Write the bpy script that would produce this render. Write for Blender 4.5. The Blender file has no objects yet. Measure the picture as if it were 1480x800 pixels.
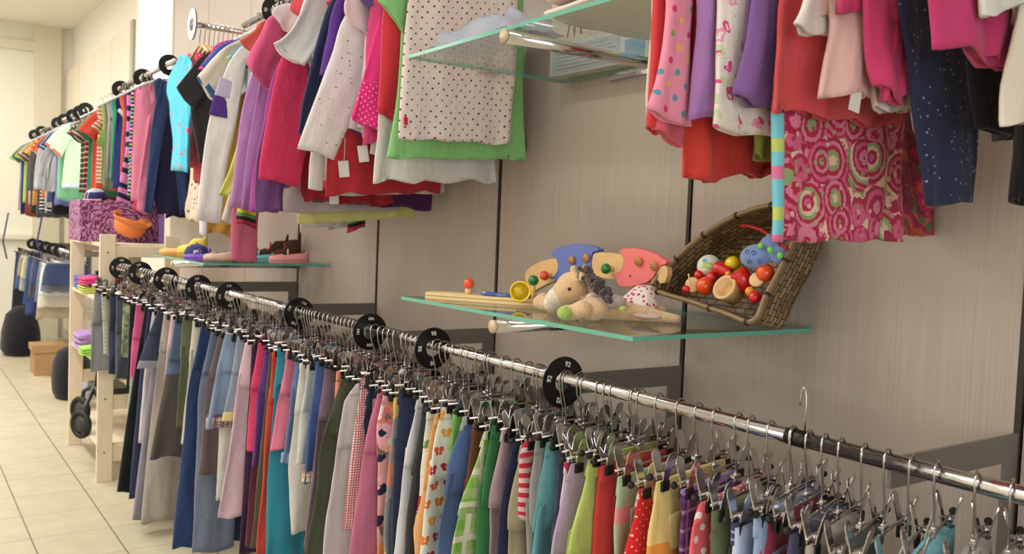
import bpy, bmesh, math, random
from mathutils import Vector, Matrix, noise
random.seed(7)
PI = math.pi
sc = bpy.context.scene
COL = sc.collection
EYE = 1.34                      # lens height above the floor

# ------------------------------------------------------------------ camera calibration (1480x800 frame)
CX, CY = 740.0, 400.0
VA, VB = (-160.0, 298.0), (2596.0, 408.0)      # vanishing points: along the wall, into the wall
_a = Vector((VA[0]-CX, -(VA[1]-CY))); _b = Vector((VB[0]-CX, -(VB[1]-CY)))
FPX = math.sqrt(-_a.dot(_b))
XA = Vector((_a.x, _a.y, -FPX)).normalized()
YA = Vector((_b.x, _b.y, -FPX)).normalized()
ZA = XA.cross(YA)
if ZA.y < 0: ZA = -ZA
# plan coordinates used below: X = distance down the shop, Y = distance towards the wall (wall face at 1.55), Z = height above floor
def W(X, Y, Z): return Vector((X, -Y, Z))
def ray(p):
    d = Vector((p[0]-CX, -(p[1]-CY), -FPX))
    return Vector((d.dot(XA), d.dot(YA), d.dot(ZA)))
def on_x(p, X): r = ray(p); k = X/r.x; return Vector((X, r.y*k, r.z*k+EYE))
def on_y(p, Y): r = ray(p); k = Y/r.y; return Vector((r.x*k, Y, r.z*k+EYE))
def on_z(p, Z): r = ray(p); k = (Z-EYE)/r.z; return Vector((r.x*k, r.y*k, Z))
def on_plane(p, P0, th):          # vertical plane through P0 whose horizontal run is (sin th, cos th)
    r = ray(p); n = (math.cos(th), -math.sin(th))
    k = (P0[0]*n[0]+P0[1]*n[1])/(r.x*n[0]+r.y*n[1])
    return Vector((r.x*k, r.y*k, r.z*k+EYE))
def w(v): return Vector((v[0], -v[1], v[2]))

# ------------------------------------------------------------------ scene helpers
def setp(o, label=None, cat=None, group=None, kind=None):
    if label: o['label'] = label
    if cat: o['category'] = cat
    if group: o['group'] = group
    if kind: o['kind'] = kind
    return o
def empty(name, loc, label=None, cat=None, group=None, rot=(0,0,0)):
    o = bpy.data.objects.new(name, None); COL.objects.link(o)
    o.location = loc; o.rotation_euler = rot; o.empty_display_size = .05
    return setp(o, label, cat, group)
class MB:
    def __init__(s): s.v=[]; s.f=[]; s.uv=[]; s.sm=[]
    def add(s, vs, fs, uvs=None, smooth=True):
        b=len(s.v); s.v += [Vector(v) for v in vs]
        s.uv += list(uvs) if uvs else [(v[1], v[2]) for v in vs]
        for f in fs: s.f.append(tuple(b+i for i in f)); s.sm.append(smooth)
        return s
    def box(s, c, d, M=None, bev=0, smooth=False):
        hx,hy,hz=[q/2 for q in d]
        vs=[Vector((x*hx,y*hy,z*hz)) for x in(-1,1) for y in(-1,1) for z in(-1,1)]
        if M is not None: vs=[M@v for v in vs]
        vs=[v+Vector(c) for v in vs]
        return s.add(vs,[(0,1,3,2),(4,6,7,5),(0,4,5,1),(2,3,7,6),(0,2,6,4),(1,5,7,3)],None,smooth)
    def tube(s, pts, r, n=8, cap=True, rs=None):
        pts=[Vector(p) for p in pts]; vs=[];uv=[];fs=[]
        m=len(pts); up=None
        for i,p in enumerate(pts):
            t=(pts[min(i+1,m-1)]-pts[max(i-1,0)]).normalized()
            if up is None:
                up=Vector((0,0,1)) if abs(t.z)<.9 else Vector((1,0,0))
            a=(up-t*up.dot(t)).normalized(); up=a; b=t.cross(a)
            R=rs[i] if rs else r
            for k in range(n):
                an=2*PI*k/n; vs.append(p+a*math.cos(an)*R+b*math.sin(an)*R); uv.append((k/n,i/m))
        for i in range(m-1):
            for k in range(n):
                fs.append((i*n+k,i*n+(k+1)%n,(i+1)*n+(k+1)%n,(i+1)*n+k))
        if cap: fs.append(tuple(range(n-1,-1,-1))); fs.append(tuple(range((m-1)*n,m*n)))
        return s.add(vs,fs,uv)
    def lathe(s, prof, c=(0,0,0), M=None, n=20):     # prof: (radius, height) along local z
        vs=[];fs=[];uv=[]
        for i,(r,z) in enumerate(prof):
            for k in range(n):
                an=2*PI*k/n; v=Vector((r*math.cos(an),r*math.sin(an),z))
                if M is not None: v=M@v
                vs.append(v+Vector(c)); uv.append((k/n*.1,z))
        m=len(prof)
        for i in range(m-1):
            for k in range(n): fs.append((i*n+k,i*n+(k+1)%n,(i+1)*n+(k+1)%n,(i+1)*n+k))
        fs.append(tuple(range(n-1,-1,-1))); fs.append(tuple(range((m-1)*n,m*n)))
        return s.add(vs,fs,uv)
    def ball(s, c, r, n=16, sc_=(1,1,1), M=None):
        prof=[(max(1e-4,r*math.sin(PI*i/(n//2+2))),-r*math.cos(PI*i/(n//2+2))) for i in range(n//2+3)]
        S=Matrix.Diagonal(Vector(sc_)); 
        return s.lathe(prof,c,(M@S) if M is not None else S,n)
    def prism(s, poly, d0, d1, f):      # poly of 2D points; f(u,v,d)->3D
        n=len(poly); vs=[f(u,v,d0) for u,v in poly]+[f(u,v,d1) for u,v in poly]
        fs=[tuple(range(n)),tuple(range(2*n-1,n-1,-1))]+[(i,n+i,n+(i+1)%n,(i+1)%n) for i in range(n)]
        return s.add(vs,fs,[(u,v) for u,v in poly]*2,False)
    def build(s, name, mat, parent=None, loc=None, bevel=0, sub=0):
        """world vertices; loc = origin for a top-level mesh"""
        o0 = Vector(loc) if loc is not None else Vector((0,0,0))
        if parent is not None and parent.get('_w',1) and loc is None: o0 = wloc(parent)
        me=bpy.data.meshes.new(name)
        me.from_pydata([v-o0 for v in s.v],[],s.f)
        bm=bmesh.new(); bm.from_mesh(me); bmesh.ops.recalc_face_normals(bm,faces=bm.faces)
        uvl=bm.loops.layers.uv.new('UVMap')
        for f in bm.faces:
            for l in f.loops: l[uvl].uv=s.uv[l.vert.index]
        bm.faces.ensure_lookup_table()
        bm.to_mesh(me); bm.free()
        me.polygons.foreach_set('use_smooth', s.sm[:len(me.polygons)] if len(s.sm)==len(me.polygons) else [True]*len(me.polygons))
        me.materials.append(mat)
        o=bpy.data.objects.new(name,me); COL.objects.link(o)
        if parent is not None: o.parent=parent
        if parent is None: o.location=o0
        if bevel:
            b=o.modifiers.new('bevel','BEVEL'); b.width=bevel; b.segments=2; b.limit_method='ANGLE'
        if sub:
            b=o.modifiers.new('sub','SUBSURF'); b.levels=sub; b.render_levels=sub
        return o
def wloc(o):
    v=Vector(o.location)
    while o.parent is not None: o=o.parent; v+=Vector(o.location)
    return v
def copy_tree(o, parent=None, loc=None, rot=None):
    c=o.copy(); COL.objects.link(c)
    if parent is not None: c.parent=parent
    if loc is not None: c.location=loc
    if rot is not None: c.rotation_euler=rot
    for ch in KIDS[o.name]: 
        k=copy_tree(ch,c)
    KIDS[c.name]=[x for x in bpy.data.objects if False]
    return c
KIDS={}
def reg(o, kids):
    KIDS[o.name]=kids; return o

# ------------------------------------------------------------------ node materials
def C4(c): return (c[0],c[1],c[2],1)
def srgb(r,g,b):
    f=lambda x:(x/255/12.92) if x/255<=.04045 else ((x/255+.055)/1.055)**2.4
    return (f(r),f(g),f(b))
class NT:
    def __init__(s,name):
        s.m=bpy.data.materials.new(name); s.m.use_nodes=True; s.t=s.m.node_tree
        s.b=s.t.nodes['Principled BSDF']
    def n(s,typ,**kw):
        x=s.t.nodes.new(typ)
        for k,v in kw.items(): setattr(x,k,v)
        return x
    def link(s,a,b): s.t.links.new(a,b)
    def math(s,op,a,b=None,c=None):
        x=s.n('ShaderNodeMath',operation=op)
        for i,q in enumerate((a,b,c)):
            if q is None: continue
            if isinstance(q,(int,float)): x.inputs[i].default_value=q
            else: s.link(q,x.inputs[i])
        return x.outputs[0]
    def mix(s,f,a,b):
        x=s.n('ShaderNodeMix',data_type='RGBA')
        for sock,q in ((x.inputs[0],f),(x.inputs[6],a),(x.inputs[7],b)):
            if isinstance(q,(int,float)): sock.default_value=q
            elif isinstance(q,tuple): sock.default_value=C4(q)
            else: s.link(q,sock)
        return x.outputs[2]
    def uv(s,scale=(1,1,1),rot=0,obj=False):
        tc=s.n('ShaderNodeTexCoord'); mp=s.n('ShaderNodeMapping')
        s.link(tc.outputs['Object' if obj else 'UV'],mp.inputs[0]); mp.inputs['Scale'].default_value=scale; mp.inputs['Rotation'].default_value=(0,0,rot)
        return mp.outputs[0]
    def ramp(s,fac,stops,const=True):
        x=s.n('ShaderNodeValToRGB'); cr=x.color_ramp; cr.interpolation='CONSTANT' if const else 'LINEAR'
        while len(cr.elements)<len(stops): cr.elements.new(.5)
        for e,(p,c) in zip(cr.elements,stops): e.position=p; e.color=C4(c)
        s.link(fac,x.inputs[0]); return x.outputs[0]
    def vor(s,vec,scale,rnd=1.0,feature='F1'):
        x=s.n('ShaderNodeTexVoronoi',feature=feature); s.link(vec,x.inputs['Vector']); x.inputs['Scale'].default_value=scale; x.inputs['Randomness'].default_value=rnd; return x
    def noise(s,vec,scale,detail=2):
        x=s.n('ShaderNodeTexNoise'); s.link(vec,x.inputs['Vector']); x.inputs['Scale'].default_value=scale; x.inputs['Detail'].default_value=detail; return x.outputs['Fac']
    def bump(s,h,st,dist=.002):
        x=s.n('ShaderNodeBump'); x.inputs['Strength'].default_value=st; x.inputs['Distance'].default_value=dist; s.link(h,x.inputs['Height']); s.link(x.outputs[0],s.b.inputs['Normal'])
    def out(s,col,rough=.85,metal=0,**kw):
        if isinstance(col,tuple): s.b.inputs['Base Color'].default_value=C4(col)
        else: s.link(col,s.b.inputs['Base Color'])
        s.b.inputs['Roughness'].default_value=rough; s.b.inputs['Metallic'].default_value=metal
        for k,v in kw.items(): s.b.inputs[k].default_value=v
        return s.m
_mc={}
def simple(name,c,rough=.5,metal=0,noise=0,**kw):
    if name in _mc: return _mc[name]
    t=NT(name); base=srgb(*c)
    if noise:
        f=t.noise(t.uv(obj=True),noise,3); col=t.mix(f,tuple(x*.8 for x in base),tuple(min(1,x*1.15) for x in base))
    else: col=base
    _mc[name]=t.out(col,rough,metal,**kw); return _mc[name]
def fabric(c, pat=None, *a):
    """cloth in colour c (sRGB 0-255); pat = dots / stripes / denim / floral / gingham / plaid / butterfly / speck / band"""
    key=('f',c,pat,str(a))
    if key in _mc: return _mc[key]
    t=NT('cloth_'+(pat or 'plain')); base=srgb(*c)
    if pat is None: g_=.25*base[0]+.6*base[1]+.15*base[2]; base=tuple(.93*(x*.87+g_*.13) for x in base)
    uv=t.uv(); col=base
    def S(i,d): return srgb(*a[i]) if len(a)>i else d
    if pat=='denim':
        f=t.noise(uv,9,4); g=t.noise(t.uv((400,40,1)),1,2)
        col=t.mix(f,tuple(x*.8 for x in base),tuple(min(1,x*1.22+.005) for x in base)); col=t.mix(t.math('MULTIPLY',g,.22),col,tuple(min(1,x*2+.03) for x in base))
    elif pat=='dots':          # a: dot colours list, spacing, radius
        cols,sp,r=a; v=t.vor(t.uv(rot=.785),1/sp,.12); m=t.math('LESS_THAN',v.outputs['Distance'],r)
        if len(cols)>1:
            sep=t.n('ShaderNodeSeparateColor'); t.link(v.outputs['Color'],sep.inputs[0])
            dc=t.ramp(sep.outputs[0],[(i/len(cols),srgb(*q)) for i,q in enumerate(cols)])
        else: dc=srgb(*cols[0])
        col=t.mix(m,base,dc)
    elif pat=='speck':
        cols,sp,r=a; v=t.vor(t.uv(),1/sp,1.0); m=t.math('LESS_THAN',v.outputs['Distance'],r); col=t.mix(m,base,srgb(*cols[0]))
    elif pat=='stripes':       # a: palette, period
        cols,per=a; sep=t.n('ShaderNodeSeparateXYZ'); t.link(uv,sep.inputs[0])
        f=t.math('FRACT',t.math('MULTIPLY',sep.outputs[1],1/per)); col=t.ramp(f,[(i/len(cols),srgb(*q)) for i,q in enumerate(cols)])
    elif pat=='band':          # a: list of (v_from, colour)
        sep=t.n('ShaderNodeSeparateXYZ'); t.link(uv,sep.inputs[0])
        col=t.ramp(sep.outputs[1],[(0,base)]+[(p,srgb(*q)) for p,q in a[0]])
    elif pat in('gingham','plaid'):
        cols,per=a; sep=t.n('ShaderNodeSeparateXYZ'); t.link(uv,sep.inputs[0]); c2=srgb(*cols[0])
        fx=t.math('LESS_THAN',t.math('FRACT',t.math('MULTIPLY',sep.outputs[0],1/per)),.5); fy=t.math('LESS_THAN',t.math('FRACT',t.math('MULTIPLY',sep.outputs[1],1/per)),.5)
        col=t.mix(t.math('MULTIPLY',t.math('ADD',fx,fy),.5),base,c2)
        if pat=='plaid':
            c3=srgb(*cols[1]); g=t.math('LESS_THAN',t.math('FRACT',t.math('MULTIPLY',sep.outputs[0],.63/per)),.18); h=t.math('LESS_THAN',t.math('FRACT',t.math('MULTIPLY',sep.outputs[1],.63/per)),.18)
            col=t.mix(t.math('MULTIPLY',t.math('MAXIMUM',g,h),.8),col,c3)
    elif pat=='floral':        # a: palette, scale, coverage
        cols,scl,cov=a
        nz=t.n('ShaderNodeTexNoise'); t.link(uv,nz.inputs['Vector']); nz.inputs['Scale'].default_value=scl*1.3
        mx=t.n('ShaderNodeMix',data_type='RGBA',blend_type='ADD'); mx.inputs[0].default_value=.35/scl*3; t.link(uv,mx.inputs[6]); t.link(nz.outputs['Color'],mx.inputs[7])
        v=t.vor(mx.outputs[2],scl); sep=t.n('ShaderNodeSeparateColor'); t.link(v.outputs['Color'],sep.inputs[0])
        pc=t.ramp(sep.outputs[0],[(i/len(cols),srgb(*q)) for i,q in enumerate(cols)])
        pc2=t.ramp(sep.outputs[1],[(i/len(cols),srgb(*q)) for i,q in enumerate(cols[::-1])])
        m=t.math('LESS_THAN',v.outputs['Distance'],cov); m2=t.math('LESS_THAN',v.outputs['Distance'],cov*.45)
        col=t.mix(m2,t.mix(m,base,pc),pc2)
        v3=t.vor(mx.outputs[2],scl*3.1); col=t.mix(t.math('LESS_THAN',v3.outputs['Distance'],cov*.28),col,pc2)
    elif pat=='rosette':       # concentric flower rings
        cols,scl=a; v=t.vor(uv,scl,.85); sep=t.n('ShaderNodeSeparateColor'); t.link(v.outputs['Color'],sep.inputs[0])
        d=v.outputs['Distance']; nz=t.noise(uv,scl*9,2); d2=t.math('ADD',d,t.math('MULTIPLY',nz,.14))
        f=t.math('FRACT',t.math('ADD',t.math('MULTIPLY',d2,1.25),t.math('MULTIPLY',sep.outputs[0],.6)))
        col=t.ramp(f,[(i/len(cols),srgb(*q)) for i,q in enumerate(cols)])
        v2=t.vor(uv,scl*3.4,1); s2=t.n('ShaderNodeSeparateColor'); t.link(v2.outputs['Color'],s2.inputs[0])
        c2=t.ramp(s2.outputs[0],[(i/len(cols),srgb(*q)) for i,q in enumerate(cols[::-1])])
        col=t.mix(t.math('MULTIPLY',t.math('LESS_THAN',v2.outputs['Distance'],.3),.8),col,c2)
    elif pat=='butterfly':
        cols,sp=a; v=t.vor(uv,1/sp,.35)
        sub=t.n('ShaderNodeVectorMath',operation='SUBTRACT'); mul=t.n('ShaderNodeVectorMath',operation='SCALE'); t.link(uv,mul.inputs[0]); mul.inputs['Scale'].default_value=1/sp
        mul2=t.n('ShaderNodeVectorMath',operation='SCALE'); t.link(v.outputs['Position'],mul2.inputs[0]); mul2.inputs['Scale'].default_value=1/sp
        t.link(mul.outputs[0],sub.inputs[0]); t.link(mul2.outputs[0],sub.inputs[1])
        sp_=t.n('ShaderNodeSeparateXYZ'); t.link(sub.outputs[0],sp_.inputs[0])
        # v.outputs Position is in scaled space for this node version: use fract cells instead
        x=t.math('ABSOLUTE',t.math('SUBTRACT',t.math('FRACT',t.math('ADD',t.math('MULTIPLY',_sx(t,uv,0),1/sp),t.math('MULTIPLY',t.math('FLOOR',t.math('MULTIPLY',_sx(t,uv,1),1/sp)),.5))),.5))
        y=t.math('SUBTRACT',t.math('FRACT',t.math('MULTIPLY',_sx(t,uv,1),1/sp)),.5)
        def lobe(cx,cy,r):
            dx=t.math('SUBTRACT',x,cx); dy=t.math('SUBTRACT',y,cy)
            return t.math('LESS_THAN',t.math('ADD',t.math('MULTIPLY',dx,dx),t.math('MULTIPLY',dy,dy)),r*r)
        m=t.math('MAXIMUM',lobe(.18,-.1,.17),lobe(.12,.13,.12))
        cell=t.n('ShaderNodeTexWhiteNoise',noise_dimensions='2D'); cb=t.n('ShaderNodeCombineXYZ')
        t.link(t.math('FLOOR',t.math('ADD',t.math('MULTIPLY',_sx(t,uv,0),1/sp),t.math('MULTIPLY',t.math('FLOOR',t.math('MULTIPLY',_sx(t,uv,1),1/sp)),.5))),cb.inputs[0]); t.link(t.math('FLOOR',t.math('MULTIPLY',_sx(t,uv,1),1/sp)),cb.inputs[1])
        t.link(cb.outputs[0],cell.inputs['Vector'])
        pc=t.ramp(cell.outputs['Value'],[(i/len(cols),srgb(*q)) for i,q in enumerate(cols)])
        col=t.mix(m,base,pc)
    if not isinstance(col,tuple) or pat is None:
        f=t.noise(t.uv((1,1,1)),14,3)
        col=t.mix(t.math('MULTIPLY',f,.3),col,tuple(x*.72 for x in base)) if pat is None else col
    w1=t.noise(t.uv((900,900,1)),1,1); w2=t.noise(t.uv((1,.45,1)),26,3)
    h=t.math('ADD',t.math('MULTIPLY',w1,.12),t.math('MULTIPLY',w2,1.6))
    t.bump(h,.6,.0075)
    t.b.inputs['Sheen Weight'].default_value=.15
    _mc[key]=t.out(col,.88); t.b.inputs['Specular IOR Level'].default_value=.25
    return _mc[key]
def _sx(t,uv,i):
    k='_sep'
    if not hasattr(t,k):
        s=t.n('ShaderNodeSeparateXYZ'); t.link(uv,s.inputs[0]); t._sep=s
    return t._sep.outputs[i]

chrome = simple('chrome',(205,203,205),.13,1.0)
chrome_d= simple('chrome_hook',(190,186,184),.2,1.0)
steel = simple('brushed_steel',(150,147,143),.38,1.0)
black = simple('black_plastic',(14,13,14),.35)
rubber= simple('black_rubber',(10,10,10),.6)
white_print= simple('white_print',(225,225,222),.6)
grey_metal= simple('grey_lacquered_metal',(118,112,106),.45,.2)
pine=None
def wood(name,c,c2,sc_=(3,3,40),rough=.55):
    t=NT(name); n=t.noise(t.uv(sc_,obj=True),3,5); col=t.mix(n,srgb(*c),srgb(*c2)); t.bump(n,.1,.001); return t.out(col,rough)
pine=wood('pale_pine',(214,196,165),(238,224,198),(14,14,1.5))
ply=wood('birch_ply',(222,190,130),(240,215,165),(4,4,120))
beech=wood('beech',(214,172,112),(232,196,140),(10,10,30))

# ------------------------------------------------------------------ cloth lofts
def crom(P,n):
    """Catmull-Rom through list of equal-length tuples -> n samples with parameter"""
    m=len(P)-1; out=[]
    for i in range(n):
        t=i/(n-1)*m; k=min(int(t),m-1); f=t-k
        p0=P[max(k-1,0)];p1=P[k];p2=P[k+1];p3=P[min(k+2,m)]
        if m==1: out.append([a+(b-a)*f for a,b in zip(p1,p2)]); continue
        out.append([.5*((2*b)+(-a+c)*f+(2*a-5*b+4*c-d)*f*f+(-a+3*b-3*c+d)*f**3) for a,b,c,d in zip(p0,p1,p2,p3)])
    return out
def loft(mb, ribs, nrm, thick=.02, rings=22, seg=28, fold=.004, fk=5, seed=0, open_end=True, ruffle=0, slack=1.0, topthick=None, v0=0):
    """ribs: list of (A,B) plan-space Vectors across the cloth, top to bottom. nrm: plan-space normal (towards viewer)."""
    flat=[tuple(a)+tuple(b) for a,b in ribs]; R=crom(flat,rings)
    vs=[];uv=[];fs=[]; rnd=random.Random(seed); ph=rnd.random()*9; ph2=rnd.random()*9
    vacc=v0; prev=None; L=[]
    for i,q in enumerate(R):
        A=Vector(q[:3]);B=Vector(q[3:]); c=(A+B)/2
        if prev is not None: vacc+=(c-prev).length
        prev=c; L.append((A,B,vacc))
    L0,L1=L[0][2],L[-1][2]
    for i,(A,B,vv) in enumerate(L):
        t=i/(rings-1); c=(A+B)/2; h=(B-A)/2; wdt=h.length
        th=thick if topthick is None else topthick+(thick-topthick)*min(1,t*2)
        for k in range(seg):
            an=2*PI*k/seg; ca,sa=math.cos(an),math.sin(an)
            cx_=math.copysign(abs(ca)**.7,ca); sx_=math.copysign(abs(sa)**.75,sa)
            u=cx_*wdt
            g=.35+.65*t
            d=fold*.55*noise.noise(Vector((u*26+seed*1.7,vv*15,seed*.3)))+fold*g*slack*(math.sin(u*fk*12+ph+1.2*math.sin(vv*7+ph2))+.55*math.sin(u*fk*27+ph2+vv*9))+fold*1.4*noise.noise(Vector((u*9+seed*3.1,vv*6,seed*.7)))
            dz=fold*.8*math.sin(u*fk*10+ph)*t*t
            p=c+h*cx_+nrm*(th/2*sx_*(1 if wdt>.01 else .6)+d)
            p.z+=dz*(1 if i>rings-3 else .5)
            if ruffle and t>.5:
                p+=nrm*ruffle*math.sin(u*160+ph)*(t-.5)*2
            vs.append(p); uv.append((u,vv))
    for i in range(rings-1):
        for k in range(seg): fs.append((i*seg+k,i*seg+(k+1)%seg,(i+1)*seg+(k+1)%seg,(i+1)*seg+k))
    c0=sum(vs[:seg],Vector())/seg; bi=len(vs)
    for k in range(seg):
        q=c0+(vs[k]-c0)*.55; q.z+=.0012; vs.append(q); uv.append(uv[k])
    for k in range(seg): fs.append((k,(k+1)%seg,bi+(k+1)%seg,bi+k))
    fs.append(tuple(range(bi+seg-1,bi-1,-1)))
    if open_end:       # turned-in hem so the cloth shows an opening
        b=len(vs); last=vs[(rings-1)*seg:rings*seg]; c=sum(last,Vector())/seg; up=(L[-3][0]+L[-3][1]-L[-1][0]-L[-1][1])/2
        for sc_,dd in ((.93,0),(.9,1.0)):
            for k in range(seg):
                p=last[k]; q=c+(p-c)*sc_; q=q-nrm*(q-c).dot(nrm)*(.35); vs.append(q+up*dd*.5); uv.append(uv[(rings-1)*seg+k])
        for r in range(2):
            o0=(rings-1)*seg if r==0 else b
            o1=b+r*seg
            for k in range(seg): fs.append((o0+k,o0+(k+1)%seg,o1+(k+1)%seg,o1+k))
        fs.append(tuple(range(b+seg,b+2*seg)))
    else: fs.append(tuple(range((rings-1)*seg,rings*seg)))
    mb.add([w(p) for p in vs],fs,uv); return mb
# ------------------------------------------------------------------ room shell
WALL=1.55
def wall_mat():
    t=NT('grained_wall_laminate'); uv=t.uv((160,160,2.2),obj=True)
    n=t.noise(uv,1.4,4); n2=t.noise(t.uv((1,1,1),obj=True),1.2,2)
    c=t.mix(n,srgb(164,150,139),srgb(204,192,181)); c=t.mix(t.math('MULTIPLY',n2,.3),c,srgb(168,152,140))
    t.bump(n,.12,.001); return t.out(c,.55)
wm=wall_mat()
white_paint=simple('white_paint',(238,233,222),.7); cream=simple('cream_paint',(232,229,214),.65)
dark_slot=simple('dark_slot',(52,44,40),.6)
def floor_mat():
    t=NT('stone_tiles'); tc=t.n('ShaderNodeTexCoord'); mp=t.n('ShaderNodeMapping'); t.link(tc.outputs['Object'],mp.inputs[0])
    mp.inputs['Location'].default_value=(-.27,.79,0)      # joints at X=.27+n*.32, Y=.79-n*.303
    sep=t.n('ShaderNodeSeparateXYZ'); t.link(mp.outputs[0],sep.inputs[0])
    fx=t.math('FRACT',t.math('MULTIPLY',sep.outputs[0],1/.3165)); fy=t.math('FRACT',t.math('MULTIPLY',sep.outputs[1],1/.303))
    g=t.math('MAXIMUM',t.math('LESS_THAN',fx,.011),t.math('LESS_THAN',fy,.022))
    n=t.noise(mp.outputs[0],9,5); n2=t.noise(mp.outputs[0],60,3)
    c=t.mix(n,srgb(176,166,140),srgb(206,197,171)); c=t.mix(t.math('MULTIPLY',t.math('GREATER_THAN',n2,.68),.35),c,srgb(150,138,112))
    c=t.mix(g,c,srgb(128,118,98)); t.bump(t.math('SUBTRACT',1,g),.3,.002)
    return t.out(c,.42)
def slab(name,x0,x1,y0,y1,z0,z1,mat,kind='structure',parent=None,bev=0):
    c=W((x0+x1)/2,(y0+y1)/2,(z0+z1)/2); m=MB(); m.box(c,(abs(x1-x0),abs(y1-y0),abs(z1-z0)))
    o=m.build(name,mat,parent,None if parent is not None else ((c.x,c.y,min(z0,z1)) if name!='floor' else (0,0,0)),bevel=bev)
    if parent is None and kind: o['kind']=kind
    return o
slab('floor',-2.2,11.2,-3.2,1.75,-.1,0,floor_mat())
slab('ceiling',-2.2,11.2,-3.2,1.75,3.3,3.4,white_paint)
# wall made of joined laminate panels, dark slotted joints between them
seams=[-.83,-.055,.725,1.5,2.305,3.135,3.95,4.70,5.47,6.26]
wr=empty('wall_right',W(2.7,WALL,0)); wr['kind']='structure'
slab('backing',-2.2,6.26,WALL+.022,WALL+.12,0,3.3,dark_slot,parent=wr)
for a,b in zip([-2.2]+seams[:-1],seams):
    g=.008 if b<4.2 else .0035; ga=.008 if a<4.2 else .0035
    slab('panel',a+ga,b-g,WALL,WALL+.022,.1,3.3,wm,parent=wr)
slab('skirting',-2.2,6.26,WALL-.004,WALL+.02,0,.1,grey_metal,parent=wr)
for s in seams[:7]:
    slab('slotted_upright',s-.004,s+.006,WALL-.003,WALL+.03,.1,3.28,dark_slot,parent=wr)
# window bay, far panel, end wall
slab('wall_far_right',7.34,10.72,WALL+.06,WALL+.16,0,3.3,white_paint)
slab('wall_window_surround',6.26,7.34,WALL+.06,WALL+.16,0,1.55,white_paint)
t=NT('daylit_window'); t.b.inputs['Emission Color'].default_value=C4(srgb(222,240,246)); t.b.inputs['Emission Strength'].default_value=1.6
dayl=t.out(srgb(200,225,235),.3)
wn=empty('window_1',W(6.8,WALL+.1,1.55)); wn['kind']='structure'
slab('pane',6.30,7.30,WALL+.1,WALL+.12,1.55,3.3,dayl,parent=wn)
slab('window_frame',6.26,6.31,WALL-.01,WALL+.13,1.5,3.3,white_paint,parent=wn)
slab('window_frame',7.26,7.345,WALL-.01,WALL+.13,1.5,3.3,white_paint,parent=wn)
slab('window_frame',6.26,7.34,WALL-.01,WALL+.13,1.5,1.56,white_paint,parent=wn)
pn=empty('wall_panel_far',W(9,WALL,0)); pn['kind']='structure'
for a,b in ((7.56,8.3),(8.31,9.1),(9.11,9.9),(9.91,10.7)): slab('panel',a,b,WALL,WALL+.06,.1,2.84,simple('far_laminate',(226,216,198),.6),parent=pn)
slab('edge_strip',7.46,7.56,WALL-.01,WALL+.06,.1,2.86,simple('edge_strip_grey',(176,168,150),.5),parent=pn)
slab('wall_end',10.72,10.82,-3.2,1.75,0,3.3,cream)
slab('trim_1',10.68,10.72,1.24,1.50,0,3.3,simple('trim_cream',(222,216,194),.6))
slab('trim_2',10.68,10.72,-3.2,1.24,3.02,3.12,simple('trim_cream',(222,216,194),.6))
slab('trim_3',10.66,10.72,-3.2,1.24,1.05,1.10,simple('trim_cream',(222,216,194),.6))
slab('baseboard_end',10.69,10.72,-3.2,1.24,0,.09,simple('trim_cream',(222,216,194),.6))
slab('wall_left',-2.2,11.2,-3.3,-3.2,0,3.3,white_paint)
slab('wall_behind',-2.3,-2.2,-3.2,1.75,0,3.3,white_paint)

# ceiling luminaires (shop lamps above the frame; room-side row added for low frontal light)
def luminaire(X,Y,power,L=1.2,rot=0):
    e=empty('ceiling_lamp',W(X,Y,3.24),'white fluorescent ceiling fitting with a prismatic cover','ceiling lamp','ceiling lamps')
    c=W(X,Y,3.27); MB().box(c,(L+.06,.26,.05)).build('housing',simple('white_lacquer',(235,235,232),.4),e)
    ld=bpy.data.lights.new('tube_light','AREA'); ld.shape='RECTANGLE'; ld.size=L; ld.size_y=.2; ld.energy=power; ld.color=(1,.965,.93)
    lo=bpy.data.objects.new('tube_light',ld); COL.objects.link(lo); lo.parent=e; lo.location=(0,0,-.005)
    return e
LAMPS=[(.8,-.3,11),(2.6,-.3,22),(4.6,-.3,40),(6.6,-.2,58),(9.2,-.2,62),(4.2,-2.0,46),(1.0,-2.2,30),(8,-2.2,40)]
for X,Y,P in LAMPS: luminaire(X,Y,P)
# unseen window added behind the photographer to carry a frontal fill light
wb_=empty('added_window',W(-2.2,-.9,.5)); wb_['kind']='structure'
slab('pane',-2.2,-2.19,-2.1,.3,.5,2.3,simple('added_window_pane',(200,215,225),.1),parent=wb_)
for a,b,c,d in ((-2.16,-2.08,.44,2.36),(.28,.36,.44,2.36),(-.93,-.87,.44,2.36)): slab('window_frame',-2.2,-2.17,a,b,c,d,white_paint,parent=wb_)
for c,d in ((.44,.52),(2.28,2.36)): slab('window_frame',-2.2,-2.17,-2.16,.36,c,d,white_paint,parent=wb_)
ld=bpy.data.lights.new('added_fill_light','AREA'); ld.shape='RECTANGLE'; ld.size=1.7; ld.size_y=2.3; ld.energy=50; ld.color=(.93,.97,1)  # added area light, flattens shadows from behind the lens
lo=bpy.data.objects.new('added_fill_light',ld); COL.objects.link(lo); lo.parent=wb_; lo.location=(.045,0,.9); lo.rotation_euler=(0,-PI/2,0)

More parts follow.
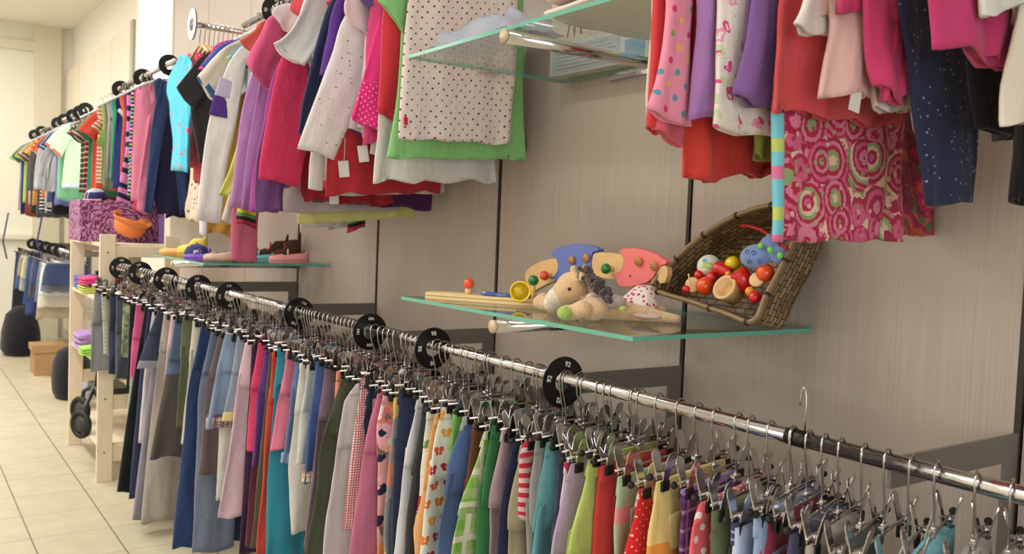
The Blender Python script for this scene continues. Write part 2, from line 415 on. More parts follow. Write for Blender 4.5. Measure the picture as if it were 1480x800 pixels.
# ------------------------------------------------------------------ rails
RZ=1.032; 
def rail_pt(X):
    """axis of the lower rail at plan distance X"""
    if X<=2.99: return (1.18,RZ)
    k=(X-2.99)/(4.76-2.99); return (1.18+(.944-1.18)*k, RZ+(1.089-RZ)*k)
def bracket(mb,X,Yr,zr,down=.30,hgt=.045):
    # flat frame: upright against the wall, arm out to the rail, lower return
    mb.box(W(X,(WALL+Yr)/2,zr-.005),(.006,WALL-Yr,hgt))
    mb.box(W(X,WALL-.022,zr-.005-hgt/2-down/2),(.0058,.044,down))
    mb.box(W(X,WALL-.045-.075,zr-.005-down),(.0058,.15,.03))
def rail(name,x0,x1,y0,y1,z0,z1,label,group,brs):
    e=empty(name,W((x0+x1)/2,(y0+y1)/2,min(z0,z1)),label,'clothes rail',group)
    MB().tube([W(x0,y0,z0),W(x1,y1,z1)],.0125,20).build('tube',chrome,e)
    for X in brs:
        k=(X-x0)/(x1-x0); b=MB(); bracket(b,X,y0+(y1-y0)*k,z0+(z1-z0)*k-.012); b.build('bracket',grey_metal,e)
    return e
rl=rail('clothes_rail',.08,.868,1.18,1.18,RZ,RZ,'nearest chrome clothes rail, low down, running out of the picture at bottom right',None,[.13,.725])
m=MB(); m.tube([W(.866,1.18,RZ),W(.902,1.18,RZ)],.0138,20); m.build('coupling',black,rl)
m=MB(); m.tube([W(.885+.006*math.cos(a),1.19,RZ+.05+.03*math.sin(a)) for a in [PI*i/8 for i in range(9)]]+[W(.879,1.19,RZ-.02)],.0014,6); m.build('wire_loop',chrome_d,rl)
rl2=rail('clothes_rail',.90,2.99,1.18,1.18,RZ,RZ,'long low chrome clothes rail below the glass shelf of toys',None,[1.5,2.305])
rl3=rail('clothes_rail',2.992,4.78,1.18,.942,RZ,1.089,'low chrome clothes rail ending at the wooden shelf unit',None,[3.135,3.95])
# upper rails
UZ=2.13
rail('clothes_rail',.1,1.09,1.18,1.18,UZ,UZ,'upper chrome rail carrying the girls clothes at top right',None,[.725,1.06])
ub=rail('clothes_rail',2.03,3.66,1.18,1.18,UZ,UZ,'upper chrome rail carrying tops left of the glass shelves',None,[2.305,3.135])
rail('clothes_rail',4.72,6.25,1.18,1.18,UZ,UZ-.005,'upper chrome rail with size discs above the purple box',None,[4.75,5.47,6.2])
rail('clothes_rail',7.35,10.4,1.18,1.18,UZ-.02,UZ-.03,'far upper chrome rail with boys t-shirts near end wall',None,[7.6,8.4,9.2,10.2])
rail('clothes_rail',7.9,10.2,1.18,1.18,RZ,RZ,'far low chrome rail hung with jeans near end wall',None,[8.0,9.1,10.1])
# short arm that sticks out from the upper rail towards the room
XA_=3.70
arm=empty('display_arm',W(XA_,1.1,UZ-.02),'short chrome display arm with a steel ring disc at its tip','display arm')
P0=on_x((278,35),XA_)
MB().tube([W(XA_,WALL,UZ-.02),W(XA_,P0.y,P0.z)],.011,16).build('tube',chrome,arm)
def ring_geo(mb,c,R,r,th,slot=None,n=40):
    vs=[];fs=[]
    c=Vector(c)
    def pt(rad,a,x): return c+Vector((x,rad*math.cos(a),rad*math.sin(a)))
    a0,a1=(0,2*PI) if slot is None else (slot+.05,slot+2*PI-.05)
    m=n if slot is None else n+1
    for i in range(m):
        a=a0+(a1-a0)*i/n
        for rad,x in ((R,-th/2),(R,th/2),(r,th/2),(r,-th/2)): vs.append(pt(rad,a,x))
    for i in range(n):
        j=(i+1)%m
        for k in range(4): fs.append((i*4+k,i*4+(k+1)%4,j*4+(k+1)%4,j*4+k))
    if slot is not None: fs.append((0,1,2,3)); b=(m-1)*4; fs.append((b+3,b+2,b+1,b))
    mb.add(vs,fs,None,False)
m=MB()
# steel ring: plane faces along the arm (normal = plan Y)
n=40; c=w(P0); vs=[];fs=[]
for i in range(n):
    a=2*PI*i/n
    for rad,y in ((.062,-.003),(.062,.003),(.026,.003),(.026,-.003)): vs.append(c+Vector((rad*math.cos(a),y,rad*math.sin(a))))
for i in range(n):
    j=(i+1)%n
    for k in range(4): fs.append((i*4+k,i*4+(k+1)%4,j*4+(k+1)%4,j*4+k))
m.add(vs,fs,None,False); m.tube([c+Vector((-.03,0,.0)),c+Vector((.03,0,.0))],.004,8); m.tube([c+Vector((0,0,-.03)),c+Vector((0,0,.03))],.004,8)
m.build('ring_disc',steel,arm,bevel=.001)

# ------------------------------------------------------------------ size discs
def text_obj(s,size,mat,parent,M):
    cu=bpy.data.curves.new('t','FONT'); cu.body=s; cu.size=size; cu.align_x='CENTER'; cu.align_y='CENTER'; cu.extrude=.0004; cu.offset=.00025
    to=bpy.data.objects.new('t',cu); COL.objects.link(to); dg=bpy.context.evaluated_depsgraph_get(); dg.update()
    me=bpy.data.meshes.new_from_object(to.evaluated_get(dg)); bpy.data.objects.remove(to); bpy.data.curves.remove(cu)
    me.transform(M); me.materials.clear(); me.materials.append(mat)
    o=bpy.data.objects.new('number',me); COL.objects.link(o); o.parent=parent; return o
def disc(X,Yr,zr,num,label,group=None,R=.055,tilt=0,small=False):
    z=zr-.0085
    e=empty('size_disc',W(X,Yr,z),label,'size disc',group,rot=(tilt,0,0))
    mb=MB(); ring_geo(mb,(0,0,0),R,.0215,.0025,slot=None)
    me=mb.build('ring',black,e,loc=(0,0,0)); me.location=(0,0,0)
    if num:
        # viewer looks down +x: text right = -y, up = +z
        base=Matrix(((0,0,-1,0),(-1,0,0,0),(0,1,0,0),(0,0,0,1)))
        for ang in (0,PI/2,PI):          # around the ring, counter-clockwise for the viewer
            rr=.039
            M=Matrix.Translation((-.0016,0,0))@base@Matrix.Rotation(ang,4,'Z')@Matrix.Translation((0,rr,0))
            text_obj(num,.0155 if len(num)<3 else .0125,white_print,e,M)
    # thin cut from the hole to the rim
    sl=MB(); a=.65; d=Vector((0,-math.cos(a),math.sin(a)))
    sl.box(d*.038+Vector((-.0015,0,0)),(.0006,.034,.0009),Matrix.Rotation(-a,3,'X'))
    if num in('92',): o=sl.build('cut_line',white_print,e,loc=(0,0,0)); o.location=(0,0,0)
    return e
nums=[(1.485,'92','white 92'),(2.042,'98','white 98'),(2.42,'104','white 104'),(2.987,'110','white 110')]
for X,s,d in nums:
    yy,zz=rail_pt(X); disc(X,yy,zz,s,{'92':'nearest black size disc on the low rail, printed 92, right of toy shelf tube','98':'black size disc printed 98 under the left end of the toy shelf','104':'black size disc printed 104, second dark ring left of the toy shelf','110':'tilted black size disc printed 110, between the 104 disc and shoe shelf'}[s],tilt={'92':.25,'98':0,'104':.02,'110':.45}[s])
for px,s,pos in ((332,'116','fifth black size disc from the front on the low rail'),(287,'122','black size disc, third from the far end of the low rail'),(240,'128','black size disc, last but one at the far end of the low rail'),(203,None,'small'),(175,None,'small')):
    y0=340.25+.25*px
    lo,hi=2.9,4.78
    for _ in range(40):
        mid=(lo+hi)/2; r=ray((px,y0)); yy,zz=rail_pt(mid)
        if r.x/r.y > mid/yy: lo=mid
        else: hi=mid
    X=lo; yy,zz=rail_pt(X)
    lab={332:'black size disc on low rail, next beyond the one printed 110',287:'black size disc on the low rail below the shoe shelf, third from its far tip',240:'black size disc on the low rail, third from far tip by the shelf unit',203:'black size disc, second from far tip of the low rail',175:'black size disc at the far tip of the low rail by the wooden unit'}[px]
    if px==287: lab='black size disc on low rail just left of the shoe shelf corner'
    disc(X,yy,zz,{332:'116',287:'122',240:'128',203:'134',175:'140'}[px],lab,tilt=random.uniform(-.3,.3))
for px,py,lab in ((245,93,'black size disc at near end of the upper rail above the navy cardigan'),(207,112,'middle black size disc on the upper rail above the striped sleeves'),(175,130,'black size disc furthest along upper rail left of the window')):
    p=on_y((px,py),1.18); disc(p.x,1.18,UZ,'00'[:0],lab)
p=on_y((402,4),1.18); disc(p.x+.02,1.18,UZ,'92','black size disc cut by the top picture edge above the white tee')
for px,py in ((124,160),(116,167),(106,172),(93,178),(84,186),(60,192),(50,200)):
    p=on_y((px,py),1.18); disc(p.x,1.18,UZ-.02,'','black size disc on the far upper rail of boys t-shirts','size discs on the far upper rail')
for px,py in ((46,351),(56,354),(66,357),(77,359),(87,362)):
    p=on_y((px,py),1.18); disc(min(p.x,10.1),1.18,RZ,'','black size disc on the far low rail of jeans','size discs on the far low rail')

# ------------------------------------------------------------------ hangers
def clip_hanger_proto(half=.152,cy=.108,drop=0,caps=True):
    """local frame: origin on rail axis; +y = room side; built once, then copied"""
    e=empty('clip_hanger',(0,0,0)); D_=drop
    pts=[]
    for i in range(11):                       # arc over the rail
        a=math.radians(-25+ i*23); pts.append((0,-.0165*math.cos(a),.0165*math.sin(a)+.001))
    pts+= [(0,.0135,-.022),(0,.006,-.036-D_*.5),(0,.001,-.048-D_*.8),(0,0,-.078-D_)]
    hk=MB().tube(pts,.0017,7).build('hook',chrome_d,e,loc=(0,0,0)); 
    m=MB(); m.box((0,0,-.079-D_),(.009,.024,.006)); m.tube([(0,0,-.074-D_),(0,0,-.09-D_)],.004,8); hb=m.build('hub',chrome,e,loc=(0,0,0),bevel=.001)
    br=MB().tube([(0,-half,-.088-D_),(0,half,-.088-D_)],.0025,8).build('bar',chrome_d,e,loc=(0,0,0))
    kids=[hk,hb,br]
    for s in(-1,1):
        if caps: kids.append(MB().ball((0,s*(half+.001),-.088-D_),.0062,10,(1,1.3,1)).build('end_cap',rubber,e,loc=(0,0,0)))
        m=MB()
        for sx in(-1,1):
            poly=[]; W_=.0125
            for i in range(9):
                a=PI*i/8; poly.append((W_*math.cos(a), W_*math.sin(a)+.024))
            poly+=[(-W_*.8,-.002),(-W_*.7,-.018),(W_*.7,-.018),(W_*.8,-.002)]
            def f(u,v,d,sx=sx,s=s): return Vector((sx*(.0045+max(0,(v+.012))*.26)+d, s*cy+u, -.086-D_+v))
            m.prism(poly,0,sx*.0014,f)
        m.tube([(-.006,s*cy,-.09-D_),(.006,s*cy,-.09-D_)],.0055,8)
        clip=m.build('clip',chrome,e,loc=(0,0,0))
        pd=MB()
        for sx in(-1,1): pd.box((sx*.0055,s*cy,-.109-D_),(.006,.023,.018))
        pad=pd.build('clip_pad',rubber,clip,loc=(0,0,0),bevel=.0015)
        KIDS[clip.name]=[pad]; KIDS[pad.name]=[]
        kids.append(clip)
    KIDS[e.name]=kids
    for k in kids: KIDS.setdefault(k.name,[])
    return e
def dup(o,loc,rot,label,group=None,cat='hanger'):
    def rec(s,parent):
        c=s.copy(); COL.objects.link(c)
        if parent is not None: c.parent=parent
        for k in KIDS.get(s.name,[]): rec(k,c)
        return c
    c=rec(o,None); c.location=loc; c.rotation_euler=rot; c['label']=label; c['category']=cat
    if group: c['group']=group
    elif 'group' in c: del c['group']
    return c
VAR=[(.151,.112,0,True),(.139,.100,.012,True),(.147,.106,.026,True),(.134,.092,.006,True),(.132,.104,.018,False)]
CHV=[(clip_hanger_proto(*v),[False]) for v in VAR]
CH,USED=CHV[0]
def place(proto,flag,loc,rot,label,group=None):
    if not flag[0]:
        flag[0]=True; proto.location=loc; proto.rotation_euler=rot; proto['label']=label; proto['category']='hanger'
        if group: proto['group']=group
        return proto
    return dup(proto,loc,rot,label,group)
def shirt_hanger_proto(name,mat,hookmat):
    e=empty(name,(0,0,0)); pts=[]
    for i in range(11):
        a=math.radians(-25+ i*23); pts.append((0,-.0165*math.cos(a),.0165*math.sin(a)+.001))
    pts+= [(0,.0135,-.022),(0,.006,-.036),(0,.001,-.048),(0,0,-.072)]
    hk=MB().tube(pts,.0017,7).build('hook',hookmat,e,loc=(0,0,0))
    m=MB(); P=[]
    for i in range(13):
        y=-.13+.26*i/12; P.append((0,y,-.078-.045*(abs(y)/.13)**1.4))
    m.tube(P,.006,8,rs=[.0045+.0035*abs(i-6)/6 for i in range(13)])
    sh=m.build('shoulder_bar',mat,e,loc=(0,0,0)); KIDS[e.name]=[hk,sh]
    return e
SH=shirt_hanger_proto('shirt_hanger',simple('clear_plastic',(205,208,208),.2),chrome_d); SUSED=[False]
WH=shirt_hanger_proto('wooden_hanger',beech,chrome_d); WUSED=[False]
for i in range(12):        # wooden hangers on the short arm; their hooks ride along the arm
    k=i/11; Y=P0.y+.03+k*.20
    place(WH,WUSED,W(XA_,Y,UZ-.02-(UZ-.02-P0.z)*(1-k)*.8),(0,0,PI/2),'pale wooden hanger on the short chrome display arm','wooden hangers on the display arm')
# ------------------------------------------------------------------ trousers on the lower rail
def yaw_at(X):
    if X<.6: return math.radians(20)
    if X<2.0: return math.radians(20-17*(X-.6)/1.4)
    return math.radians(3) if X<2.99 else math.radians(-2)
def solve_hook(p,L=.13,lo=.12,hi=4.75):
    r=ray(p); q=r.x/r.y
    for _ in range(50):
        m=(lo+hi)/2; th=yaw_at(m); y,z=rail_pt(m)
        if (m-L*math.sin(th))/(y-L*math.cos(th))<q: lo=m
        else: hi=m
    return lo
HOOKS=[]
def trousers(name,desc,edge,mat,L=None,length=None,wmat=None,thick=.022,leg=1.0,cuff=None,fold=.0075,seed=None,skirt=False,Xh=None,cat=None,full=None,hang=None,wtop=.008):
    hv=(seed or 0)%5 if Xh is None else 0
    L=VAR[hv][1]+.018; hang=hv
    X=Xh if Xh is not None else solve_hook(edge[0],L); th=yaw_at(X); yr,zr=rail_pt(X)
    s_,c_=math.sin(th),math.cos(th); d=Vector((s_,c_,0)); nr=Vector((-c_,s_,0))
    C0=Vector((X,yr,0)); ztop=zr-.104-VAR[hv][2]
    P=[C0-d*L+Vector((0,0,ztop))]
    for e in edge[1:]:
        q=on_plane(e,(X,yr),th)
        if q.z<P[-1].z-.004: P.append(q)
    if len(P)==1: P.append(P[0]-d*.02-Vector((0,0,.2)))
    if length:
        tgt=ztop-length
        if P[-1].z>tgt:
            sl=(P[-1]-P[-2]); k=(P[-1].z-tgt)/max(.01,-sl.z); k2=min(k*.5,1.2)
            q=P[-1]+Vector((sl.x*k2*.5,sl.y*k2*.5,0)); q.z=tgt; P.append(q)
    zb=P[-1].z; tot=ztop-zb
    P[-1].z=max(zb,.06)
    def edge_at(z):
        for a,b in zip(P,P[1:]):
            if z>=b.z-1e-6:
                k=(a.z-z)/max(1e-6,a.z-b.z); return a+(b-a)*k
        return P[-1]
    seed=seed if seed is not None else len(HOOKS)
    base=W(X,yr,max(P[-1].z,.06))
    e=empty(name,base,desc,cat or {'shorts':'shorts','jeans':'jeans','skirt':'skirt','leggings':'leggings'}.get(name,'trousers'))
    e['category']=cat or {'denim_shorts':'shorts','shorts':'shorts','jeans':'jeans','skirt':'skirt','leggings':'leggings','cropped_trousers':'trousers'}.get(name,'trousers')
    cz=ztop-min(.17,tot*.45)
    def rib(z,full_=True,right=False):
        A=edge_at(z); off=(A-Vector((C0.x,C0.y,z))).dot(d)     # negative
        off=-abs(off)
        if full_: return (C0+d*off+Vector((0,0,z)),C0-d*off+Vector((0,0,z)))
        t=(ztop-z)/max(.01,tot); inner=-.004-.016*t
        if abs(off)-abs(inner)<.05: inner=off+.06
        if leg<1: inner=off*(1-leg)
        if not right: return (C0+d*off+Vector((0,0,z)),C0+d*inner+Vector((0,0,z)))
        return (C0-d*inner+Vector((0,0,z)),C0-d*off+Vector((0,0,z)))
    m=MB()
    if skirt or tot<.16:
        zs=[ztop-tot*i/6 for i in range(7)]
        loft(m,[rib(z) for z in zs],nr,thick*1.3,18,30,fold*1.8,seed=seed,topthick=.008)
    else:
        n=4; loft(m,[rib(ztop-(ztop-cz)*i/n) for i in range(n+1)],nr,thick,9,28,fold*.6,seed=seed,topthick=wtop,open_end=False)
        for rt in(False,True):
            n=6; zz=[cz+.05-(cz+.05-P[-1].z)*i/n for i in range(n+1)]
            loft(m,[rib(z,False,rt) for z in zz],nr,thick*1.05,22,22,fold,seed=seed+rt*50,v0=ztop-cz-.05,topthick=.004)
    m.build('garment_body',mat,e)
    if X<3.0:
        wb=MB(); A0,B0=rib(ztop); A1,B1=rib(ztop-.028); A0=A0+Vector((0,0,.003)); B0=B0+Vector((0,0,.003))
        loft(wb,[(A0-d*.002,B0+d*.002),(A1-d*.002,B1+d*.002)],nr,wtop+.0045,5,24,.0004,seed=seed)
        wb.build('waistband',wmat or mat,e)
    if X<2.7 and not skirt and tot>.3:
        pk=MB(); pa=C0-d*(L*.80)+Vector((0,0,ztop-.055)); pb_=C0-d*(L*.25)+Vector((0,0,ztop-.055)); o_=nr*(thick*.5+.002)
        loft(pk,[(pa+o_,pb_+o_),(pa+o_-Vector((0,0,.035)),pb_+o_-Vector((0,0,.035))),(pa+o_+d*.01-Vector((0,0,.06)),pb_+o_-d*.01-Vector((0,0,.06)))],nr,.004,6,20,.0008,seed=seed,open_end=False)
        pk.build('pocket',mat,e)
    if cuff:
        cb=MB(); h=cuff[1]
        for rt in(False,True):
            q=[rib(P[-1].z+h*(1-i/2),False,rt) if not(skirt or tot<.16) else rib(P[-1].z+h*(1-i/2)) for i in range(3)]
            q=[(a-d*.004,b+d*.004) for a,b in q]
            loft(cb,q,nr,thick*1.1+.008,6,24,.002,seed=seed+rt*50)
            if skirt or tot<.16: break
        cb.build('cuff',cuff[0],e)
    HOOKS.append((X,desc,hang))
    return e
F=fabric
def F_(c,*a): return fabric(c,*a)
W8=(214,210,204)
# name, description, left edge (top..bottom) in photo pixels, material, kwargs
TR=[
('jeans','grey washed jeans at the far left end of the low rail',[(134,404),(132,470),(131,536)],F((118,120,120),'denim'),dict()),
('trousers','pale grey striped trousers at the far end of the low rail',[(146,408),(148,460),(150,512)],F((176,184,180),'stripes',[(176,184,180),(176,184,180),(150,160,165)],.02),dict()),
('trousers','khaki cropped trousers at the far end of the low rail',[(152,410),(153,515)],F((150,148,112)),dict()),
('jeans','dark navy jeans with a yellow strip, far end of the low rail',[(158,414),(156,540)],F((44,54,76),'denim'),dict()),
('shorts','bright yellow shorts squeezed among dark jeans, far end of low rail',[(160,438),(160,480)],F((226,190,30)),dict()),
('jeans','charcoal jeans squeezed in at the far end of the low rail',[(168,420),(166,548)],F((72,76,88),'denim'),dict()),
('cropped_trousers','mottled green cropped trousers near the wooden shelf unit',[(178,424),(175,515)],F((132,142,112),'floral',[(160,170,140),(100,112,84)],30,.5),dict()),
('trousers','black-navy slim trousers left of the hot pink ones',[(188,428),(183,560)],F((28,30,46)),dict()),
('trousers','hot pink slim trousers hanging among dark ones near far end',[(197,436),(190,500),(187,558)],F((236,92,150)),dict()),
('trousers','mint green long thin trousers beside the black ones',[(203,445),(187,558),(173,700)],F((178,206,174)),dict()),
('trousers','black long trousers, furthest of the ankle-length pairs',[(210,448),(190,560),(168,711)],F((18,20,32)),dict()),
('jeans','indigo long jeans next to the black long trousers',[(214,450),(200,560),(186,722)],F((38,44,74),'denim'),dict()),
('shorts','white shorts below the cuffed dark denim pair',[(220,452),(208,540),(199,640)],F((216,208,208)),dict()),
('denim_shorts','dark denim cropped jeans with a turned-up pale cuff',[(229,448),(212,490),(199,532)],F((48,56,78),'denim'),dict(cuff=(F((128,130,140),'denim'),.03),L=.12)),
('trousers','lavender grey long trousers left of the beige flared pair',[(233,452),(215,560),(190,751)],F((146,140,156)),dict()),
('trousers','beige wide flared trousers reaching almost to the floor',[(237,451),(225,545),(203,765)],F((178,168,156)),dict()),
('trousers','pale pink slim trousers with a gathered ankle',[(247,458),(237,545),(223,634)],F((226,176,190)),dict()),
('cropped_trousers','cropped blue jeans with brown lower legs',[(252,467),(236,560),(216,662)],F((92,112,142),'band',[(.22,(84,78,74))]),dict()),
('trousers','olive green gathered trousers next to the cream pair',[(264,467),(259,540),(254,615)],F((98,104,76)),dict()),
('trousers','cream narrow trousers between olive and dark blue pairs',[(279,465),(270,560),(261,643)],F((212,204,188)),dict()),
('jeans','dark blue long jeans with stitched pocket, fourth ankle-length denim pair',[(291,472),(272,560),(249,800)],F((30,52,92),'denim'),dict(length=.78)),
('jeans','grey-blue long jeans with tiny studs down the side',[(306,482),(287,562),(278,800)],F((108,118,138),'speck',[(190,190,200)],.03,.08),dict(length=.8)),
('cropped_trousers','mauve brown cropped trousers behind the plaid-cuffed shorts',[(316,502),(297,560),(286,685)],F((112,92,96)),dict()),
('denim_shorts','light denim shorts with a checked turned-up cuff',[(326,498),(309,555),(297,618)],F((124,144,168),'denim'),dict(cuff=(F((206,180,170),'plaid',[(120,90,96),(70,60,80)],.02),.045))),
('trousers','pale grey-white trousers under the checked denim shorts',[(331,500),(318,600),(312,722)],F((204,204,194)),dict()),
('cropped_trousers','blue-grey cropped trousers with a yellow cuff',[(343,502),(331,560),(322,608)],F((134,144,160),'denim'),dict(cuff=(F((214,196,120)),.03))),
('trousers','light pink crumpled long trousers with drawstring hems',[(355,492),(341,570),(328,660),(314,748)],F((228,190,204)),dict(fold=.008)),
('trousers','dark plum long trousers right of light pink crumpled pair',[(364,494),(356,640),(345,800)],F((62,28,66)),dict(length=.7)),
('trousers','raspberry slim long trousers beside the purple pair',[(374,498),(363,560),(358,650)],F((222,48,100)),dict(length=.34)),
('trousers','maroon long trousers glimpsed left of olive pair',[(379,500),(366,650),(354,790)],F((92,26,46)),dict(length=.66)),
('trousers','purple long trousers beside the raspberry pair',[(385,498),(373,566),(362,672)],F((112,62,146)),dict(length=.4)),
('trousers','olive grey long trousers between purple and orange-red pairs',[(391,510),(376,640),(362,791)],F((88,84,62)),dict(length=.68)),
('trousers','orange-red long trousers left of the teal pair',[(394,512),(384,620),(371,791)],F((226,70,42)),dict(length=.68)),
('trousers','teal long straight trousers under a black clip',[(402,518),(391,620),(385,800)],F((18,142,168)),dict(length=.75,L=.12)),
('shorts','bright pink knee-length shorts right of the teal trousers',[(414,519),(401,590),(392,650)],F((238,122,152)),dict()),
('denim_shorts','faded blue denim shorts rolled at the knee',[(428,527),(416,600),(407,668)],F((86,106,148),'denim'),dict(cuff=(F((120,140,172),'denim'),.03))),
('cropped_trousers','cream knee-length trousers below the rolled denim shorts',[(434,528),(418,672),(421,771)],F((216,211,203)),dict()),
('shorts','off-white cotton shorts with an embroidered hem',[(444,532),(434,600),(426,672)],F((206,210,205)),dict()),
('jeans','mid blue jeans with orange check cuffs',[(457,540),(447,600),(438,696)],F((62,86,142),'denim'),dict(cuff=(F((206,150,110),'plaid',[(230,220,200),(120,100,90)],.018),.03))),
('trousers','mauve brown long trousers left of the olive green pair',[(470,546),(455,640),(438,790)],F((134,108,124)),dict(length=.55)),
('shorts','peach orange shorts mostly hidden behind olive trousers',[(488,541),(484,580)],F((242,146,112)),dict()),
('trousers','dark olive green long trousers with slanted side',[(496,540),(470,618),(461,653),(452,742),(443,800)],F((78,82,60)),dict(length=.62)),
('trousers','white long cotton trousers with a seam down the front',[(516,546),(498,579),(485,645),(473,723),(464,800)],F((212,208,206)),dict(length=.6,fold=.007)),
('trousers','red and white gingham trousers right of the white pair',[(524,555),(508,640),(496,769)],F((228,214,212),'gingham',[(176,30,52)],.007),dict()),
('trousers','navy trousers tucked behind the rose pink pair',[(534,560),(524,600)],F((38,48,80)),dict(length=.2)),
('trousers','rose pink long trousers left of the floral pair',[(549,566),(533,610),(523,664),(512,742),(503,800)],F((212,114,150)),dict(length=.62)),
('trousers','large-flowered leggings in pink, navy and orange',[(556,566),(546,610),(546,700),(546,800)],F((218,160,154),'floral',[(224,120,120),(34,38,66),(236,220,210),(232,140,80),(230,170,180),(120,110,90)],22,.55),dict(length=.6)),
('trousers','blurry peach, grey and yellow patterned trousers',[(570,572),(564,640),(556,723),(553,800)],F((206,150,120),'floral',[(128,132,136),(226,196,96),(220,140,110),(150,150,150)],9,.75),dict(length=.6)),
('jeans','dark indigo jeans with front pocket, right of the patterned trousers',[(577,570),(571,640)],F((38,46,76),'denim'),dict(length=.5)),
('trousers','bright white long trousers left of the dark grey pair',[(604,584),(586,644),(580,691),(574,769),(571,800)],F((218,218,220)),dict(length=.58)),
('trousers','charcoal crumpled trousers with a small pink tag',[(612,586),(600,660),(588,719),(581,800)],F((62,62,68)),dict(length=.58,fold=.009)),
('skirt','white skirt printed with red roses behind the orange trousers',[(618,592),(610,672)],F((226,222,208),'floral',[(206,40,70),(226,222,208),(110,150,80),(226,222,208)],26,.42),dict(length=.3,skirt=True)),
('trousers','apricot orange cargo trousers with side pocket',[(630,600),(614,675),(608,722),(597,775),(600,800)],F((238,176,104)),dict(length=.55)),
('trousers','cream trousers printed with orange and magenta butterflies',[(640,606),(624,653),(616,706),(608,769),(604,800)],F((226,222,206),'butterfly',[(226,120,50),(180,40,80),(232,160,70),(210,90,60)],.04),dict(length=.55,L=.125)),
('trousers','bright green trousers right of butterfly pair',[(655,608),(648,666)],F((128,204,76)),dict(length=.4)),
('jeans','blue jeans with a white piped edge and grey waist',[(670,606),(653,659),(643,722),(634,800)],F((74,94,140),'denim'),dict(length=.55,wmat=F((180,180,184)))),
('trousers','brown trousers behind green checked pair',[(684,614),(673,691)],F((112,66,34)),dict(length=.4)),
('trousers','green and cream checked trousers with pale blue edge',[(700,628),(684,669),(668,725),(652,798)],F((176,186,140),'plaid',[(120,176,60),(220,214,190)],.045),dict(length=.5)),
('trousers','emerald green trousers beside the checked pair',[(711,640),(697,691),(688,800)],F((42,124,64)),dict(length=.5)),
('trousers','dusty mauve trousers with a cream folded waist',[(726,640),(714,675),(706,722),(708,800)],F((192,158,166)),dict(length=.5,wmat=F((216,206,196)))),
('jeans','midnight navy jeans between the mauve and khaki pairs',[(746,628),(731,695),(722,747),(716,800)],F((28,32,66),'denim'),dict(length=.5)),
('skirt','red and white striped skirt mostly hidden by khaki trousers',[(758,628),(754,652)],F((206,50,70),'stripes',[(206,50,70),(226,200,200)],.02),dict(length=.16,skirt=True)),
('trousers','khaki cargo trousers with flap pocket',[(752,655),(742,700),(735,747),(737,800)],F((172,158,126)),dict(length=.5,fold=.007)),
('trousers','pale grey trousers right of khaki cargo pair',[(774,662),(765,708),(764,800)],F((152,154,146)),dict(length=.5)),
('trousers','aqua blue trousers with elastic waist',[(790,652),(782,692),(776,737),(766,800)],F((100,172,178)),dict(length=.5)),
('trousers','slate purple trousers between the aqua and lilac pairs',[(808,664),(802,740)],F((66,64,98)),dict(length=.45)),
('trousers','white trousers with small red motif behind lilac pair',[(817,668),(810,721)],F((222,214,210),'speck',[(200,50,80)],.03,.28),dict(length=.4)),
('trousers','lilac trousers with wide soft waistband',[(826,655),(817,700),(809,747),(797,800)],F((190,160,200)),dict(length=.48)),
('trousers','lime green trousers left of the multi-coloured stripes',[(850,690),(835,726),(822,758),(815,800)],F((186,212,92)),dict(length=.48)),
('trousers','thin multi-coloured striped trousers behind red pair',[(862,700),(854,760)],F((222,190,120),'stripes',[(222,190,120),(206,90,60),(190,206,120),(226,160,70)],.024),dict(length=.4)),
('trousers','tomato red trousers, left of the mint pair',[(868,690),(863,740),(858,800)],F((224,50,48)),dict(length=.48)),
('trousers','mint green trousers with pink embroidered band',[(893,700),(887,740),(887,800)],F((166,196,156),'band',[(.05,(214,150,150)),(.075,(166,196,156))]),dict(length=.45)),
('trousers','red trousers with tiny white dots and gingham waistband',[(924,690),(912,755),(902,800)],F((222,36,44),'dots',[(240,220,214)],.014,.14),dict(length=.42,wmat=F((228,210,208),'gingham',[(206,40,50)],.014))),
('trousers','pale yellow and orange trousers with black clip pad',[(948,722),(938,760),(938,800)],F((226,208,132),'band',[(.1,(230,160,70))]),dict(length=.42)),
('trousers','purple tartan trousers beside pale yellow pair',[(984,722),(984,800)],F((112,62,134),'plaid',[(60,34,96),(180,150,200)],.02),dict(length=.4)),
('trousers','coral pink trousers with large white polka dots',[(1014,722),(1004,764)],F((232,100,104),'dots',[(240,225,225)],.026,.24),dict(length=.4)),
('trousers','olive trousers right of coral polka dot pair',[(1032,730),(1030,800)],F((98,108,70)),dict(length=.4)),
('jeans','pale denim trousers with navy-edged elastic waist',[(1060,756),(1058,800)],F((188,198,220),'denim'),dict(length=.4,wmat=F((58,66,110),'stripes',[(58,66,110),(58,66,110),(150,160,200)],.012))),
('trousers','light blue cotton trousers with a rolled waist near the front',[(1092,752),(1090,790)],F((150,176,216)),dict(length=.4)),
('trousers','magenta trousers beside light blue cotton pair',[(1100,776),(1092,800)],F((206,48,96)),dict(length=.4)),
('trousers','navy trousers with pale flower print near the front',[(1146,764),(1140,800)],F((66,66,92),'floral',[(190,190,206),(120,120,150),(66,66,92)],40,.35),dict(length=.4)),
('trousers','stone grey trousers with brown waist near the front',[(1170,770),(1168,800)],F((176,168,158)),dict(length=.4)),
('trousers','dark grey trousers third from the coupling, near the front',[(1205,785),(1200,800)],F((74,76,78)),dict(length=.4)),
]
for i,(n,d,e,m_,k) in enumerate(TR):
    if e[0][0]>1030: k=dict(k,thick=.03,wtop=.018)
    trousers(n,d,e,m_,seed=i*3+1,**k)
